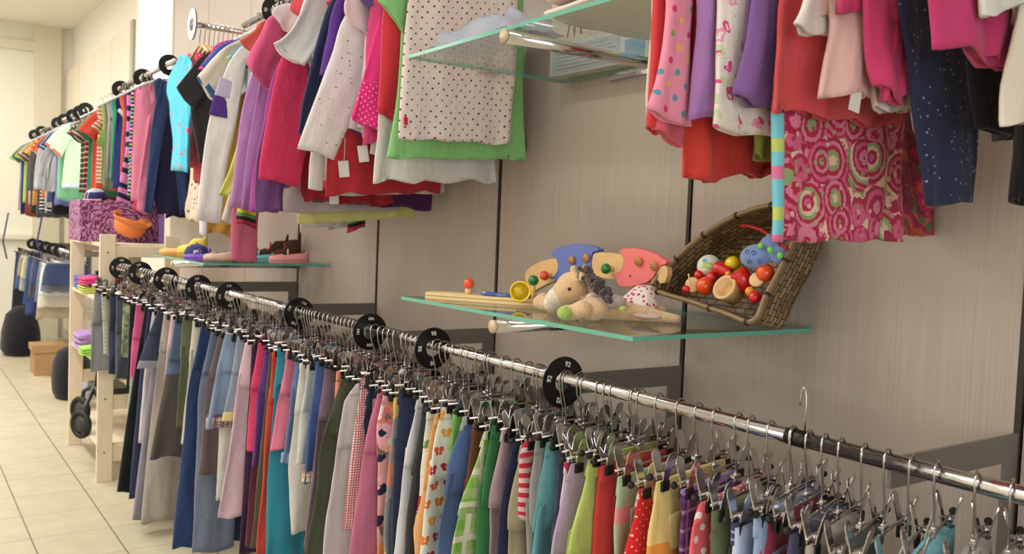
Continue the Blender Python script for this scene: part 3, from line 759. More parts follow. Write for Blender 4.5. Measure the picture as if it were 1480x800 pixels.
# nearest pairs whose room-side ends fall below the frame: hung at measured rail positions
for Xh,n,d,m_ in ((.655,'trousers','turquoise trousers lying along their hanger at bottom right',F((96,186,206))),
                  (.60,'trousers','pale grey ribbed trousers right of the turquoise pair',F((190,186,182))),
                  (.555,'trousers','oatmeal trousers second right of the turquoise pair',F((196,184,170))),
                  (.505,'trousers','dusty rose trousers close to the bottom right corner',F((196,150,154))),
                  (.46,'trousers','warm grey trousers at the very bottom right corner',F((170,160,152)))):
    trousers(n,d,[(0,0)],m_,length=.4,Xh=Xh,seed=int(Xh*1000),thick=.034,wtop=.026)
HOOKS.sort()
for X,desc,h in HOOKS:
    y,z=rail_pt(X); short=' '.join(desc.split()[:7])
    CHp,US=CHV[h]
    place(CHp,US,W(X,y,z),(0,0,yaw_at(X)),'chrome clip hanger holding the '+desc if len(desc.split())<=11 else 'chrome clip hanger holding the '+' '.join(desc.split()[:11]))
# spare hangers between them
xs=[h[0] for h in HOOKS]; n_sp=0
gaps=sorted([(b-a,a,b) for a,b in zip(xs,xs[1:]) if b-a>.033],reverse=True)
FILL=[(150,60,70),(90,96,60),(60,70,110),(196,186,170),(120,60,90),(180,60,60),(80,120,90),(140,120,150),(60,60,66),(200,150,110)]
for g,a,b in gaps[:26]:
    k=int(g/.022)
    for j in range(1,min(k,3)):
        X=a+g*j/min(k,3); y,z=rail_pt(X)
        CHp,US=CHV[random.randrange(5)]; place(CHp,US,W(X,y,z),(0,0,yaw_at(X)+random.uniform(-.09,.09)),'empty chrome clip hanger squeezed between loaded ones on the low rail','spare clip hangers on the low rail'); n_sp+=1
print('trousers',len(HOOKS),'spare',n_sp); print('hook X',[round(x,3) for x in xs])
# ------------------------------------------------------------------ tops on the upper rails
Z0=UZ-.08
CATS={'t_shirt':'shirt','long_sleeved_shirt':'shirt','dress':'dress','skirt':'skirt','leggings':'leggings','cardigan':'cardigan','trousers':'trousers','tunic':'dress','shorts':'shorts'}
CNT=[100]
def plane_pt(p,pl,off=0):
    return on_x(p,pl[1]+off) if pl[0]=='x' else on_y(p,pl[1]+off)
def top(name,label,pl,mat,hem=None,half=.15,parts=(),sleeves=(),auto=None,body=None,rail_z=UZ,hang=True,group=None,smat=None,fold=.0095,thick=.02,mirror=True,neck=True,hgroup=None,hl=None,cy=1.18,ruffle=0,trim=None,tags=()):
    """pl: ('x',X) hanging square to the rail, ('y',Y) hanging from the display arm. parts: extra (partname, ribs px, mat)"""
    if isinstance(pl,(int,float)): pl=('x',pl)
    CNT[0]+=1; sd=CNT[0]; z0=rail_z-.08
    if pl[0]=='x': D=Vector((0,1,0)); N=Vector((-1,0,0)); C=Vector((pl[1],cy,0))
    else: D=Vector((-1,0,0)); N=Vector((0,-1,0)); C=Vector((XA_,pl[1],0))
    def P(u,z): return C+D*u+Vector((0,0,z))
    e=empty(name,w(P(0,hem if isinstance(hem,(int,float)) else 1.4)),label,CATS.get(name,name.replace('_',' ')),group)
    m=MB()
    if body:      # shoulder yoke + visible body read from the photo
        rb=[(plane_pt(a,pl),plane_pt(b,pl)) for a,b in body]
        zt=max(rb[0][0].z,rb[0][1].z)
        pre=[]
        if neck and zt<z0-.12: pre=[(P(-.045,z0-.004),P(.045,z0-.004)),(P(-.13,z0-.05),P(.13,z0-.05)),(P(-half*.93,z0-.13),P(half*.93,z0-.13))]
        rr=pre+rb
        loft(m,rr,N,thick,12+3*len(rr),34,fold,seed=sd,topthick=.012,ruffle=ruffle)
    elif hem is not None:
        h=hem
        rr=[(P(-.045,z0-.004),P(.045,z0-.004)),(P(-.125,z0-.05),P(.125,z0-.05)),(P(-half*.92,z0-.14),P(half*.92,z0-.14)),(P(-half*.95,(z0+h)/2),P(half*.95,(z0+h)/2)),(P(-half,h),P(half,h))]
        loft(m,rr,N,thick,26,30,fold,seed=sd,topthick=.012,ruffle=ruffle)
    if m.v:
        m.build('garment_body',mat,e)
        if neck:
            nb=MB(); L=[P(.05*math.cos(PI*k/8),z0-.008+.0-.03*math.sin(PI*k/8)) for k in range(9)]
            nb.tube([w(q+N*.011) for q in L],.004,7); nb.build('neckband',trim or smat or mat,e)
    for sl in sleeves:
        ribs,sm=sl[0],(sl[1] if len(sl)>1 and sl[1] else smat or mat)
        rb=[(plane_pt(a,pl,-.011),plane_pt(b,pl,-.011)) for a,b in ribs]
        full=list(rb)
        if not(len(sl)>2 and sl[2]=='raw'):
            full=[(P(-.075,z0-.02)+N*.008,P(-.06,z0-.14)+N*.008)]+rb
        for mir in ((0,1) if mirror else (0,)):
            q=full
            if mir:
                q=[]
                for a,b in full:
                    qa=[]
                    for p_ in (a,b):
                        u=(p_-C).dot(D); r_=p_-D*(2*u); 
                        if r_.y>1.53: r_.y=1.53-(r_.y-1.53)*.1
                        qa.append(r_)
                    q.append(tuple(qa))
            s=MB(); loft(s,q,N,thick*.95,18,24,fold*.8,seed=sd+7+mir*31,topthick=.014); so=s.build('sleeve',sm,e)
            if trim is not None:
                a0,b0=q[-1]; a1,b1=q[-2]; ka=.018/max(.02,(a0-a1).length); 
                t_=MB(); loft(t_,[(a0+(a1-a0)*ka+(a0-b0)*.02,b0+(b1-b0)*ka-(a0-b0)*.02),(a0+(a0-b0)*.03,b0-(a0-b0)*.03)],N,thick*1.05+.004,5,24,.001,seed=sd); t_.build('sleeve_trim',trim,e)
    if auto:      # generic sleeve hanging from the shoulder
        for s_ in(-1,1):
            if auto=='short': q=[(P(s_*.075,z0-.02),P(s_*.06,z0-.14)),(P(s_*.15,z0-.075),P(s_*.10,z0-.17)),(P(s_*.215,z0-.16),P(s_*.125,z0-.215))]
            elif auto=='cap': q=[(P(s_*.075,z0-.02),P(s_*.06,z0-.12)),(P(s_*.165,z0-.085),P(s_*.11,z0-.15))]
            else: q=[(P(s_*.075,z0-.02),P(s_*.06,z0-.14)),(P(s_*.165,z0-.12),P(s_*.10,z0-.19)),(P(s_*.205,z0-.30),P(s_*.115,z0-.31)),(P(s_*.215,z0-.50),P(s_*.135,z0-.505))]
            q=[(a+N*.009,b+N*.009) for a,b in q]
            s=MB(); loft(s,q,N,thick*.95,14,22,fold*.7,seed=sd+9+s_,topthick=.014); s.build('sleeve',smat or mat,e)
    for pn,ribs,pm in [x[:3] for x in parts]:
        rb=[(plane_pt(a,pl,-.013),plane_pt(b,pl,-.013)) for a,b in ribs]
        s=MB(); loft(s,rb,N,.012,14,24,.003,seed=sd+5); s.build(pn,pm,e)
    for tp in tags:
        q=on_x(tp,pl[1]-.03); MB().box(w(q),(.0012,.03,.045),Matrix.Rotation(random.uniform(-.25,.25),3,'X')).build('price_tag',simple('tag_card',(232,230,222),.7),e)
        MB().tube([w(q)+Vector((0,0,.02)),w(q)+Vector((.02,-.01,.09))],.0006,5).build('tag_string',simple('tag_card',(232,230,222),.7),e)
    if hang:
        loc=w(Vector((C.x,C.y,rail_z)))
        if pl[0]=='x': place(SH,SUSED,loc,(0,0,0),'clear shirt hanger inside the '+' '.join(label.split()[:11]),hgroup)
    return e
def tag_on(e,px,pl,sz=(.022,.034)):
    p=plane_pt(px,('x',pl),-.02); MB().box(w(p),(.0012,sz[0],sz[1]),Matrix.Rotation(random.uniform(-.2,.2),3,'X')).build('price_tag',simple('tag_card',(232,230,222),.7),e)
# group left of the glass shelves, nearest first -------------------------------------------------
red_=F((214,32,54)); 
top('tunic','white sleeveless tunic printed with small dark red dots, nearest of its rail',2.045,F((226,212,206),'dots',[(128,18,34)],.0205,.145),
    body=[((595,-60),(752,-60)),((590,0),(749,5)),((583,80),(745,90)),((578,140),(740,150)),((575,200),(736,209))],half=.155,fold=.005,trim=F((206,24,44)),
    parts=[('pocket',[((690,97),(737,101)),((690,103),(737,106))],F((214,200,194))),('side_label',[((583,169),(589,170)),((583,180),(588,181))],F((200,20,30)))])
top('t_shirt','light green short-sleeved shirt behind the white dotted tunic',2.085,F((140,214,122)),half=.155,
    body=[((585,-40),(760,-40)),((580,40),(755,45)),((572,140),(756,140)),((558,228),(760,231))],
    sleeves=[([((545,-25),(600,-5)),((548,2),(584,45))],)],fold=.004)
top('t_shirt','red short-sleeved top wedged behind the light green shirt',2.11,F((206,24,40)),hem=1.62,half=.15,
    sleeves=[([((570,-40),(610,-20)),((576,0),(594,46))],)])
top('long_sleeved_shirt','grey-white shirt with faint lettering, hem below the light green shirt',2.15,F((226,220,214)),half=.155,
    body=[((560,0),(722,10)),((548,150),(715,160)),((546,200),(715,215)),((539,262),(716,262))])
top('long_sleeved_shirt','lavender top with purple edge peeping behind the green shirt',2.18,F((112,72,150)),half=.16,
    body=[((575,0),(735,10)),((572,120),(748,130)),((570,190),(762,218))])
top('t_shirt','bright pink layered top with a white-dotted lower sleeve',2.215,F((234,56,130)),hem=1.56,half=.14,
    sleeves=[([((550,15),(578,40)),((536,75),(573,95)),((522,122),(572,132)),((508,168),(567,199))],F((236,58,134),'band',[(.0,(236,58,134))]))],
    parts=[('dotted_cuff',[((524,114),(571,128)),((515,145),(570,160)),((507,170),(566,200))],F((238,52,136),'dots',[(244,190,216)],.013,.17))])
top('t_shirt','purple ruffled cap-sleeved top at the upper edge of the picture',2.235,F((104,88,152)),hem=1.62,half=.13,ruffle=.004,
    sleeves=[([((522,-30),(560,-20)),((520,0),(562,12)),((548,18),(576,50))],)])
top('t_shirt','sheer pale pink short-sleeved top beside the purple ruffled one',2.26,F((236,206,214)),hem=1.60,half=.13,
    sleeves=[([((505,-10),(545,0)),((497,18),(548,62)),((520,40),(552,84))],)])
top('long_sleeved_shirt','white long-sleeved shirt scattered with tiny grey specks',2.30,F((226,218,218),'speck',[(70,66,84)],.017,.13),hem=1.60,half=.15,tags=((531,196),(543,212),(525,222)),
    sleeves=[([((497,25),(545,35)),((480,80),(535,110)),((455,145),(512,165)),((430,212),(484,230))],)],fold=.005)
top('long_sleeved_shirt','violet long-sleeved shirt behind the white specked one',2.335,F((96,44,150)),hem=1.60,half=.14,
    sleeves=[([((486,0),(512,5)),((472,60),(498,75)),((462,110),(488,120))],)])
top('skirt','wide red skirt with a straight hem, longest red piece of its rail',2.36,F((196,28,46)),tags=((497,244),),half=.17,neck=False,
    body=[((490,150),(640,160)),((476,200),(640,215)),((468,281),(638,277))],fold=.008)
top('t_shirt','off-white top whose thin hem shows under the wide red skirt',2.39,F((214,196,180)),half=.16,
    body=[((500,120),(640,130)),((484,200),(645,220)),((482,283),(642,279))],fold=.003)
top('long_sleeved_shirt','navy long-sleeved shirt between white tee and specked shirt',2.42,F((38,48,88)),hem=1.50,half=.14,
    sleeves=[([((482,-5),(503,0)),((458,60),(480,75)),((440,130),(462,140)),((432,188),(446,194))],)])
top('t_shirt','magenta patterned top with short sleeve beside navy one',2.45,F((190,40,90),'speck',[(236,150,180)],.02,.3),hem=1.52,half=.13,auto='cap')
top('t_shirt','white short-sleeved tee with scalloped wide sleeve',2.48,F((236,232,230)),hem=1.46,half=.14,
    sleeves=[([((448,-15),(486,-5)),((430,25),(470,30)),((416,48),(458,66)),((394,66),(439,98))],)],
    parts=[('lower_edge',[((450,216),(470,218)),((447,240),(468,246)),((446,272),(466,275))],F((226,220,214)))])
top('t_shirt','coral red short-sleeved top above the white scalloped tee',2.51,F((232,66,84)),hem=1.44,half=.14,
    sleeves=[([((440,-10),(472,0)),((420,12),(452,22)),((452,30),(470,48))],)])
top('long_sleeved_shirt','hot pink long-sleeved shirt with gathered cuff, widest pink sleeve',2.55,F((222,30,92)),hem=1.44,half=.15,
    sleeves=[([((420,62),(448,66)),((400,105),(446,112)),((386,170),(442,175)),((376,230),(438,235)),((374,258),(431,269))],)],fold=.005)
e=top('skirt','dark red gathered skirt under the hot pink sleeve',2.59,F((176,20,40)),tags=((483,284),),half=.16,neck=False,
    body=[((470,120),(565,130)),((440,220),(566,230)),((431,270),(567,285)),((438,288),(568,297))],fold=.01)
top('t_shirt','plum purple top, its corner sticking out right below red skirts',2.63,F((84,34,86)),half=.16,
    body=[((480,120),(600,130)),((460,250),(620,260)),((450,288),(621,303))])
top('t_shirt','greyish pink top with low hem behind the dark red skirt',2.68,F((190,174,176)),half=.16,
    body=[((450,120),(570,130)),((425,250),(578,262)),((410,308),(580,304))],fold=.004)
top('t_shirt','pale yellow top with the lowest hem under the grey-pink one',2.74,F((222,216,120)),half=.16,
    body=[((450,120),(580,130)),((432,250),(598,262)),((429,324),(599,313))],fold=.004)
top('t_shirt','washed white top just below pale yellow hem',2.80,F((216,208,200)),half=.13,
    body=[((450,120),(560,130)),((440,250),(540,262)),((434,332),(500,322))],fold=.004)
top('shorts','dusky purple cropped leggings showing below hot pink sleeve',2.63,F((108,62,124)),half=.12,neck=False,
    body=[((400,120),(460,130)),((378,200),(430,210)),((370,262),(410,270)),((371,303),(408,308))])
top('long_sleeved_shirt','magenta long-sleeved shirt, cuff behind the dusky purple piece',2.72,F((176,62,160)),mirror=False,hem=1.44,half=.14,
    sleeves=[([((398,100),(420,110)),((380,180),(420,190)),((366,255),(412,262)),((361,308),(404,304))],)])
top('t_shirt','candy pink short-sleeved tee left of the hot pink sleeve',2.78,F((232,84,142)),hem=1.46,half=.14,
    sleeves=[([((392,22),(420,30)),((375,52),(412,66)),((357,86),(401,104)),((360,104),(392,128))],)])
top('t_shirt','coral short-sleeved tee with squared sleeve, above candy pink tee',2.85,F((240,110,88)),hem=1.50,half=.13,
    sleeves=[([((380,30),(405,34)),((365,45),(392,55)),((345,60),(376,78))],)])
top('t_shirt','white frilly top at the upper edge with pink stripes',2.66,F((238,222,226)),hem=1.52,half=.12,
    sleeves=[([((412,5),(440,10)),((392,18),(434,30)),((404,32),(418,44))],)])
top('long_sleeved_shirt','lilac long-sleeved shirt, narrow sleeve left of candy pink tee',2.93,F((190,130,198)),hem=1.46,half=.14,
    sleeves=[([((376,80),(398,92)),((352,150),(386,160)),((342,220),(368,230)),((332,298),(358,302))],)],fold=.004)
top('long_sleeved_shirt','mauve long-sleeved shirt right of the lilac one',2.885,F((168,104,172)),hem=1.46,half=.13,
    sleeves=[([((385,90),(402,100)),((366,170),(388,180)),((356,240),(376,250)),((350,300),(366,302))],)])
top('leggings','rose pink leggings hanging lowest, below the dark striped cuff',3.02,F((206,92,124)),half=.1,neck=False,
    body=[((360,200),(395,206)),((338,290),(376,296)),((334,330),(372,336)),((333,376),(371,378))],fold=.003)
top('long_sleeved_shirt','black long-sleeved shirt with rainbow striped cuff',2.98,F((34,28,36),'stripes',[(34,28,36),(214,196,60),(90,150,80),(34,28,36),(180,40,70),(34,28,36)],.075),hem=1.52,half=.13,
    sleeves=[([((372,150),(390,160)),((356,230),(380,240)),((343,300),(371,306)),((341,322),(371,330))],)])
top('long_sleeved_shirt','lime yellow long-sleeved shirt between the white and lilac sleeves',3.06,F((202,208,62)),hem=1.50,half=.13,
    sleeves=[([((366,100),(380,110)),((350,180),(366,190)),((334,240),(352,250)),((317,280),(330,284))],)])
top('t_shirt','purple top with a blue and white checked edge by the striped sleeve',3.10,F((86,40,140)),hem=1.50,half=.13,auto='cap')
top('long_sleeved_shirt','off-white long-sleeved shirt with flared cuff behind lime one',3.14,F((220,212,204)),hem=1.48,half=.13,
    sleeves=[([((362,110),(378,120)),((346,200),(364,210)),((332,270),(356,280)),((318,318),(350,326))],)])
top('long_sleeved_shirt','white long-sleeved shirt with a purple band round the sleeve',3.20,F((238,234,236)),hem=1.48,half=.14,
    sleeves=[([((342,74),(360,84)),((322,112),(350,124)),((303,170),(340,184)),((293,230),(328,240)),((283,316),(319,324))],)],
    parts=[('lilac_band',[((318,111),(349,124)),((310,136),(344,148))],F((196,184,226))),('purple_band',[((310,137),(344,149)),((302,164),(341,177))],F((84,48,142)))],fold=.004)
top('t_shirt','sky blue short-sleeved tee with yellow piping',3.235,F((60,160,208)),hem=1.52,half=.13,trim=F((214,222,70)),
    sleeves=[([((352,62),(372,68)),((340,74),(366,90)),((327,84),(348,106))],)])
top('t_shirt','cream short-sleeved tee with dark blue sleeve trim',3.30,F((228,218,198)),hem=1.50,half=.13,trim=F((34,96,146)),
    sleeves=[([((328,66),(348,74)),((308,84),(336,108)),((285,112),(308,146))],)])
top('t_shirt','royal blue short-sleeved tee between black and cream ones',3.36,F((40,96,176)),hem=1.50,half=.13,
    sleeves=[([((322,64),(336,70)),((304,80),(322,94)),((290,94),(306,110))],)])
top('t_shirt','pink and purple striped tee beside the black one',3.41,F((220,70,150),'stripes',[(220,70,150),(160,70,170)],.02),hem=1.48,half=.13,
    sleeves=[([((316,62),(330,68)),((300,82),(316,94)),((286,100),(300,110))],)])
top('t_shirt','charcoal black short-sleeved tee, long body, left of cream tee',3.47,F((48,48,50)),half=.14,
    body=[((276,110),(325,115)),((276,160),(318,162)),((282,200),(312,204)),((289,235),(308,237))],
    sleeves=[([((296,78),(322,84)),((274,102),(304,124)),((255,126),(280,160))],)],fold=.004)
# on the display arm (facing the room)
top('tunic','turquoise sleeveless tunic with small flower print, foremost on the arm',('y',.985),F((76,196,226),'speck',[(236,80,120),(220,220,120)],.05,.22),
    body=[((262,82),(272,80)),((250,100),(279,98)),((244,128),(278,126)),((248,170),(275,172)),((248,245),(270,248))],neck=False,mirror=False,hang=False,fold=.005)
top('t_shirt','raspberry polka-dotted tee second on the display arm',('y',1.03),F((228,50,100),'dots',[(240,210,220)],.02,.2),
    body=[((276,78),(290,76)),((262,110),(294,100)),((254,130),(292,128)),((262,160),(290,160))],neck=False,mirror=False,hang=False)
top('dress','crimson pink dress third on the display arm with a crooked hem',('y',1.06),F((222,50,92)),
    body=[((276,80),(300,78)),((268,110),(302,108)),((268,170),(300,170)),((260,238),(290,242))],neck=False,mirror=False,hang=False)
top('dress','salmon red dress at the back of the display arm',('y',1.12),F((226,66,92)),
    body=[((290,84),(308,82)),((284,120),(310,118)),((282,180),(306,180)),((280,262),(300,266))],neck=False,mirror=False,hang=False)
top('dress','small cream and brown dotted dress behind the white banded sleeve',('y',1.17),F((226,204,184),'speck',[(120,70,60)],.02,.25),
    body=[((292,90),(306,88)),((280,150),(306,148)),((276,240),(300,240)),((272,318),(286,318))],neck=False,mirror=False,hang=False)
top('t_shirt','mustard yellow top whose hem shows above the shoe shelf',3.285,F((222,164,40)),half=.13,
    body=[((330,150),(372,155)),((306,280),(345,285)),((291,334),(333,342))],hang=True)
top('t_shirt','thin white vest hanging above the shoe shelf',3.25,F((228,224,224)),half=.1,
    body=[((310,150),(330,155)),((292,280),(305,285)),((289,334),(298,342))])
# rail left of the window ------------------------------------------------------------------------
UC=UZ
top('cardigan','dark navy long cardigan, nearest on the rail above the purple box',4.86,F((24,28,66)),half=.16,fold=.006,
    body=[((240,135),(280,140)),((226,180),(279,180)),((218,250),(279,250)),((228,308),(279,316))],
    sleeves=[([((232,115),(252,124)),((221,170),(240,176)),((214,240),(228,246)),((208,304),(220,309))],F((40,62,112)))])
top('long_sleeved_shirt','rose pink long-sleeved shirt beside the navy cardigan',4.95,F((232,130,164)),hem=1.42,half=.15,
    sleeves=[([((222,122),(236,128)),((212,180),(226,190)),((203,250),(216,256)),((197,303),(212,309))],)])
top('long_sleeved_shirt','crimson long-sleeved shirt between rose pink and striped ones',5.02,F((206,30,80)),hem=1.44,half=.14,
    sleeves=[([((218,124),(228,128)),((207,180),(216,186)),((199,250),(206,256)),((193,304),(199,308))],)])
top('long_sleeved_shirt','narrow multi-coloured striped long-sleeved shirt in navy, green and blue',5.10,F((34,34,76),'stripes',[(34,34,76),(120,196,90),(34,34,76),(100,180,190),(34,34,76),(226,180,200)],.062),hem=1.46,half=.14,
    sleeves=[([((212,128),(221,132)),((197,180),(211,190)),((189,230),(201,236)),((184,284),(193,288))],)],fold=.003)
top('long_sleeved_shirt','pink and navy block-striped long-sleeved shirt, lowest of the far sleeves',5.20,F((214,130,176),'stripes',[(214,130,176),(30,30,66),(214,130,176),(214,130,176),(30,30,66)],.14),hem=1.40,half=.14,
    sleeves=[([((203,138),(212,140)),((190,180),(200,186)),((177,240),(193,246)),((166,302),(196,314))],)],fold=.003)
top('t_shirt','purple short-sleeved tee above the block-striped sleeve',5.28,F((140,40,130)),hem=1.5,half=.13,
    sleeves=[([((200,128),(212,130)),((192,140),(206,150)),((183,156),(198,164))],)])
top('t_shirt','orange short-sleeved tee squeezed beside the purple one',5.40,F((238,96,40)),hem=1.52,half=.12,
    sleeves=[([((198,132),(204,136)),((190,142),(200,150)),((182,150),(192,160))],)])
top('t_shirt','navy short-sleeved tee with white sleeve edge, left rail',5.52,F((34,44,120)),hem=1.5,half=.13,trim=F((230,230,230)),
    sleeves=[([((186,142),(196,146)),((176,154),(190,164)),((170,160),(186,180))],)])
top('t_shirt','green and blue short-sleeved tee at the crest of the left rail',5.62,F((40,160,120)),hem=1.54,half=.13,
    sleeves=[([((182,136),(192,140)),((172,144),(184,152)),((166,150),(176,160))],)])
top('t_shirt','grey short-sleeved tee beside the lime green one',5.75,F((160,160,156)),hem=1.56,half=.13,
    sleeves=[([((176,150),(186,154)),((164,164),(182,174)),((157,170),(181,196))],)])
top('t_shirt','lime green short-sleeved tee with a wide square sleeve',5.9,F((140,178,60)),hem=1.54,half=.13,
    sleeves=[([((164,164),(176,168)),((152,180),(170,192)),((139,206),(163,222))],)])
top('t_shirt','khaki short-sleeved tee right behind the lime one',5.83,F((130,130,104)),hem=1.5,half=.13,
    sleeves=[([((172,180),(180,184)),((164,196),(178,204)),((160,214),(174,224))],)])
top('t_shirt','white and rust striped tee left of the lime one',6.05,F((196,110,84),'stripes',[(206,196,186),(176,90,66)],.024),hem=1.52,half=.13,
    sleeves=[([((150,165),(162,170)),((138,176),(152,186)),((130,184),(146,194))],)])
RF=[('emerald green tee with dark front, far rail',(30,130,96),6.35,1.46),('burgundy tee with beige striped hem, far rail',(120,30,40),6.5,1.42),('orange-red tee squeezed on the rail by the window',(226,74,40),6.2,1.5),
    ('dark grey tee with narrow red stripe, by the window',(70,70,74),6.65,1.48)]
for d,c,X,h in RF:
    top('t_shirt',d,X,F(c) if 'stripe' not in d else F(c,'stripes',[c,c,c,(196,176,146)],.035),hem=h,half=.13,auto='short',rail_z=UZ-.02)
slabx=None
# far rail ---------------------------------------------------------------------------------------
top('t_shirt','mint green tee with coral sleeve trim and pale blue chest print',7.45,F((206,238,196),'band',[(.40,(206,220,240)),(.47,(206,238,180)),(.57,(240,120,100))]),rail_z=UZ-.02,half=.14,
    body=[((101,190),(140,186)),((96,210),(140,205)),((92,240),(142,238)),((89,272),(143,270))],
    sleeves=[([((92,182),(108,192)),((78,192),(98,210)),((65,208),(88,228))],)],trim=F((236,96,84)),fold=.004)
top('t_shirt','light grey tee with rounded cuff, left of mint tee',7.75,F((186,186,190)),rail_z=UZ-.02,half=.14,body=[((72,212),(110,212)),((64,250),(108,250)),((62,276),(108,276))],
    sleeves=[([((68,212),(80,218)),((58,226),(72,236)),((56,252),(70,257))],)])
FAR=[((120,196,150),'mid green tee hem showing under the mint tee',7.6,1.44,'t'),((110,110,190),'violet blue tee under the green one on far rail',7.7,1.40,'t'),((20,20,24),'black tee with lowest hem below the mint one',7.85,1.33,'t'),
     ((150,196,226),'pale blue tee on the far rail right of black discs',7.95,1.5,'t'),((60,70,130),'dark blue tee with cyan shoulder on the far rail',8.1,1.42,'t'),((196,196,200),'silver grey hooded top on the far rail',8.25,1.4,'l'),
     ((240,110,30),'vivid orange tee with square sleeve on the far rail',8.45,1.46,'t'),((30,30,34),'black and white striped tee on the far rail',8.55,1.34,'s'),((90,90,94),'charcoal top with red zip line on the far rail',8.75,1.3,'l'),
     ((240,160,40),'amber orange tee near end of far rail',9.0,1.4,'t'),((50,60,50),'dark green tee near the end of far rail',9.15,1.33,'t'),((200,190,190),'pale grey tee near the end of far rail',9.3,1.4,'t'),
     ((150,60,40),'brick red tee at the end of far rail',9.5,1.3,'t'),((150,200,90),'light green and white tee at end of far rail',9.7,1.42,'t'),((60,50,110),'dark purple tee, last but one on far rail',9.9,1.32,'t'),((220,210,214),'whitish tee with green sleeve, last on far rail',10.1,1.36,'t')]
for c,d,X,h,k in FAR:
    m_=F(c) if k!='s' else F(c,'stripes',[c,c,(220,220,220)],.03)
    top('t_shirt',d,X,m_,hem=h,half=.135,auto='short' if k!='l' else 'long',rail_z=UZ-.025,smat=F((120,200,80)) if 'green sleeve' in d else None)
# far low rail: jeans
FJ=[((52,62,98),7.98,.76,'navy'),((110,116,130),8.06,.70,'ash grey'),((190,204,214),8.16,.66,'ice grey'),((206,200,186),8.24,.56,'cream'),((176,164,142),8.32,.46,'beige'),((120,140,170),8.42,.6,'faded blue'),((46,58,96),8.55,.5,'midnight'),((60,70,110),8.7,.72,'indigo'),((100,92,88),8.85,.6,'brown grey'),((44,60,110),9.0,.42,'deep blue'),((60,90,140),9.2,.5,'mid blue'),
    ((198,190,160),9.4,.72,'sand'),((160,160,150),9.5,.6,'stone'),((196,186,150),9.65,.74,'straw'),((70,90,130),9.85,.6,'slate blue'),((30,30,40),10.0,.32,'black'),((40,46,70),10.15,.3,'ink blue')]
for i,(c,X,zb,nm) in enumerate(FJ):
    e=empty('jeans',W(X,1.18,zb),f'{nm} folded jeans hanging on the far low rail','jeans'); N=Vector((-1,0,0))
    P=lambda u,z: Vector((X,1.18+u,z))
    m=MB(); loft(m,[(P(-.14,RZ-.1),P(.14,RZ-.1)),(P(-.16,(RZ+zb)/2),P(.16,(RZ+zb)/2)),(P(-.18,zb),P(.16,zb))],N,.035,16,24,.012,seed=i+900); m.build('garment_body',F(c,'denim'),e)
    m=MB(); loft(m,[(P(-.143,RZ-.098),P(.143,RZ-.098)),(P(-.147,RZ-.135),P(.147,RZ-.135))],N,.03,4,24,.001,seed=i); m.build('waistband',F(c,'denim'),e)
    place(CH,USED,W(X,1.18,RZ),(0,0,0),f'chrome clip hanger holding the {nm} jeans on the far low rail')
# group at top right, nearest to the lens ---------------------------------------------------------
top('dress','orange-red chiffon dress with gathered ruffled skirt at right bay',1.015,F((226,52,34)),rail_z=UZ,half=.15,ruffle=.005,fold=.009,
    body=[((1000,60),(1110,70)),((994,130),(1112,140)),((992,180),(1118,190)),((988,262),(1122,250))])
top('t_shirt','cream cotton top, leftmost thin edge of the right bay',1.045,F((232,222,206)),half=.15,
    body=[((945,-60),(1080,-60)),((938,40),(1078,50)),((934,120),(1076,120)),((931,176),(1076,190))])
top('long_sleeved_shirt','scarlet long-sleeved top next to the cream edge',1.03,F((222,44,50)),hem=1.58,half=.15,
    sleeves=[([((950,-70),(985,-60)),((945,0),(972,10)),((940,100),(965,110)),((938,186),(958,190))],),([((960,20),(990,40)),((945,150),(990,160)),((942,192),(985,208))],F((224,90,110)),'raw')])
top('long_sleeved_shirt','pink bell-sleeved shirt with multi-coloured dots',1.0,F((236,146,172),'dots',[(220,50,110),(90,150,170),(120,170,80),(240,180,90)],.027,.2),hem=1.64,half=.14,
    sleeves=[([((965,-60),(1010,-50)),((963,0),(1000,5)),((958,62),(997,66)),((948,110),(998,116)),((934,158),(997,186))],)],fold=.005)
top('long_sleeved_shirt','light purple long-sleeved shirt with straight cuff, second in right bay',.975,F((172,116,186)),hem=1.62,half=.14,
    sleeves=[([((1012,-60),(1050,-50)),((1010,0),(1042,4)),((1004,90),(1040,94)),((996,172),(1032,176))],)])
top('long_sleeved_shirt','white shirt with scattered pink blossom and pale green print',.94,F((232,222,212),'floral',[(226,80,140),(232,222,212),(200,214,170),(240,150,180),(232,222,212)],48,.42),hem=1.54,half=.14,
    sleeves=[([((1045,-60),(1095,-50)),((1042,0),(1092,5)),((1036,90),(1095,95)),((1028,186),(1118,200))],)],fold=.005)
top('t_shirt','small green top just below the blossom print sleeve',.965,F((140,170,50)),half=.12,
    body=[((1085,60),(1150,60)),((1084,180),(1130,185)),((1086,224),(1122,228))])
top('long_sleeved_shirt','deep purple long-sleeved shirt right of the blossom print',.905,F((132,88,160)),hem=1.62,half=.14,
    sleeves=[([((1090,-60),(1140,-50)),((1084,0),(1134,5)),((1072,70),(1130,80)),((1060,138),(1118,158))],)])
top('dress','coral red plain dress with smooth skirt over the paisley dress',.86,F((232,70,76)),half=.15,fold=.007,
    body=[((1140,-60),(1320,-60)),((1130,10),(1320,20)),((1118,90),(1310,100)),((1110,158),(1300,186))])
top('dress','pink paisley flower dress with turquoise side piping, longest dress',.885,
    F((196,60,96),'rosette',[(176,38,76),(220,100,140),(186,44,84),(232,200,170),(150,170,120),(190,40,70),(226,130,160)],19),half=.16,fold=.004,
    body=[((1140,-20),(1310,-20)),((1130,120),(1306,130)),((1126,240),(1302,250)),((1122,348),(1304,347))],
    parts=[('side_piping',[((1118,160),(1131,160)),((1117,250),(1130,250)),((1117,347),(1130,347))],F((120,200,216),'stripes',[(120,200,216),(120,200,216),(190,206,110),(120,200,216),(220,120,160)],.1))])
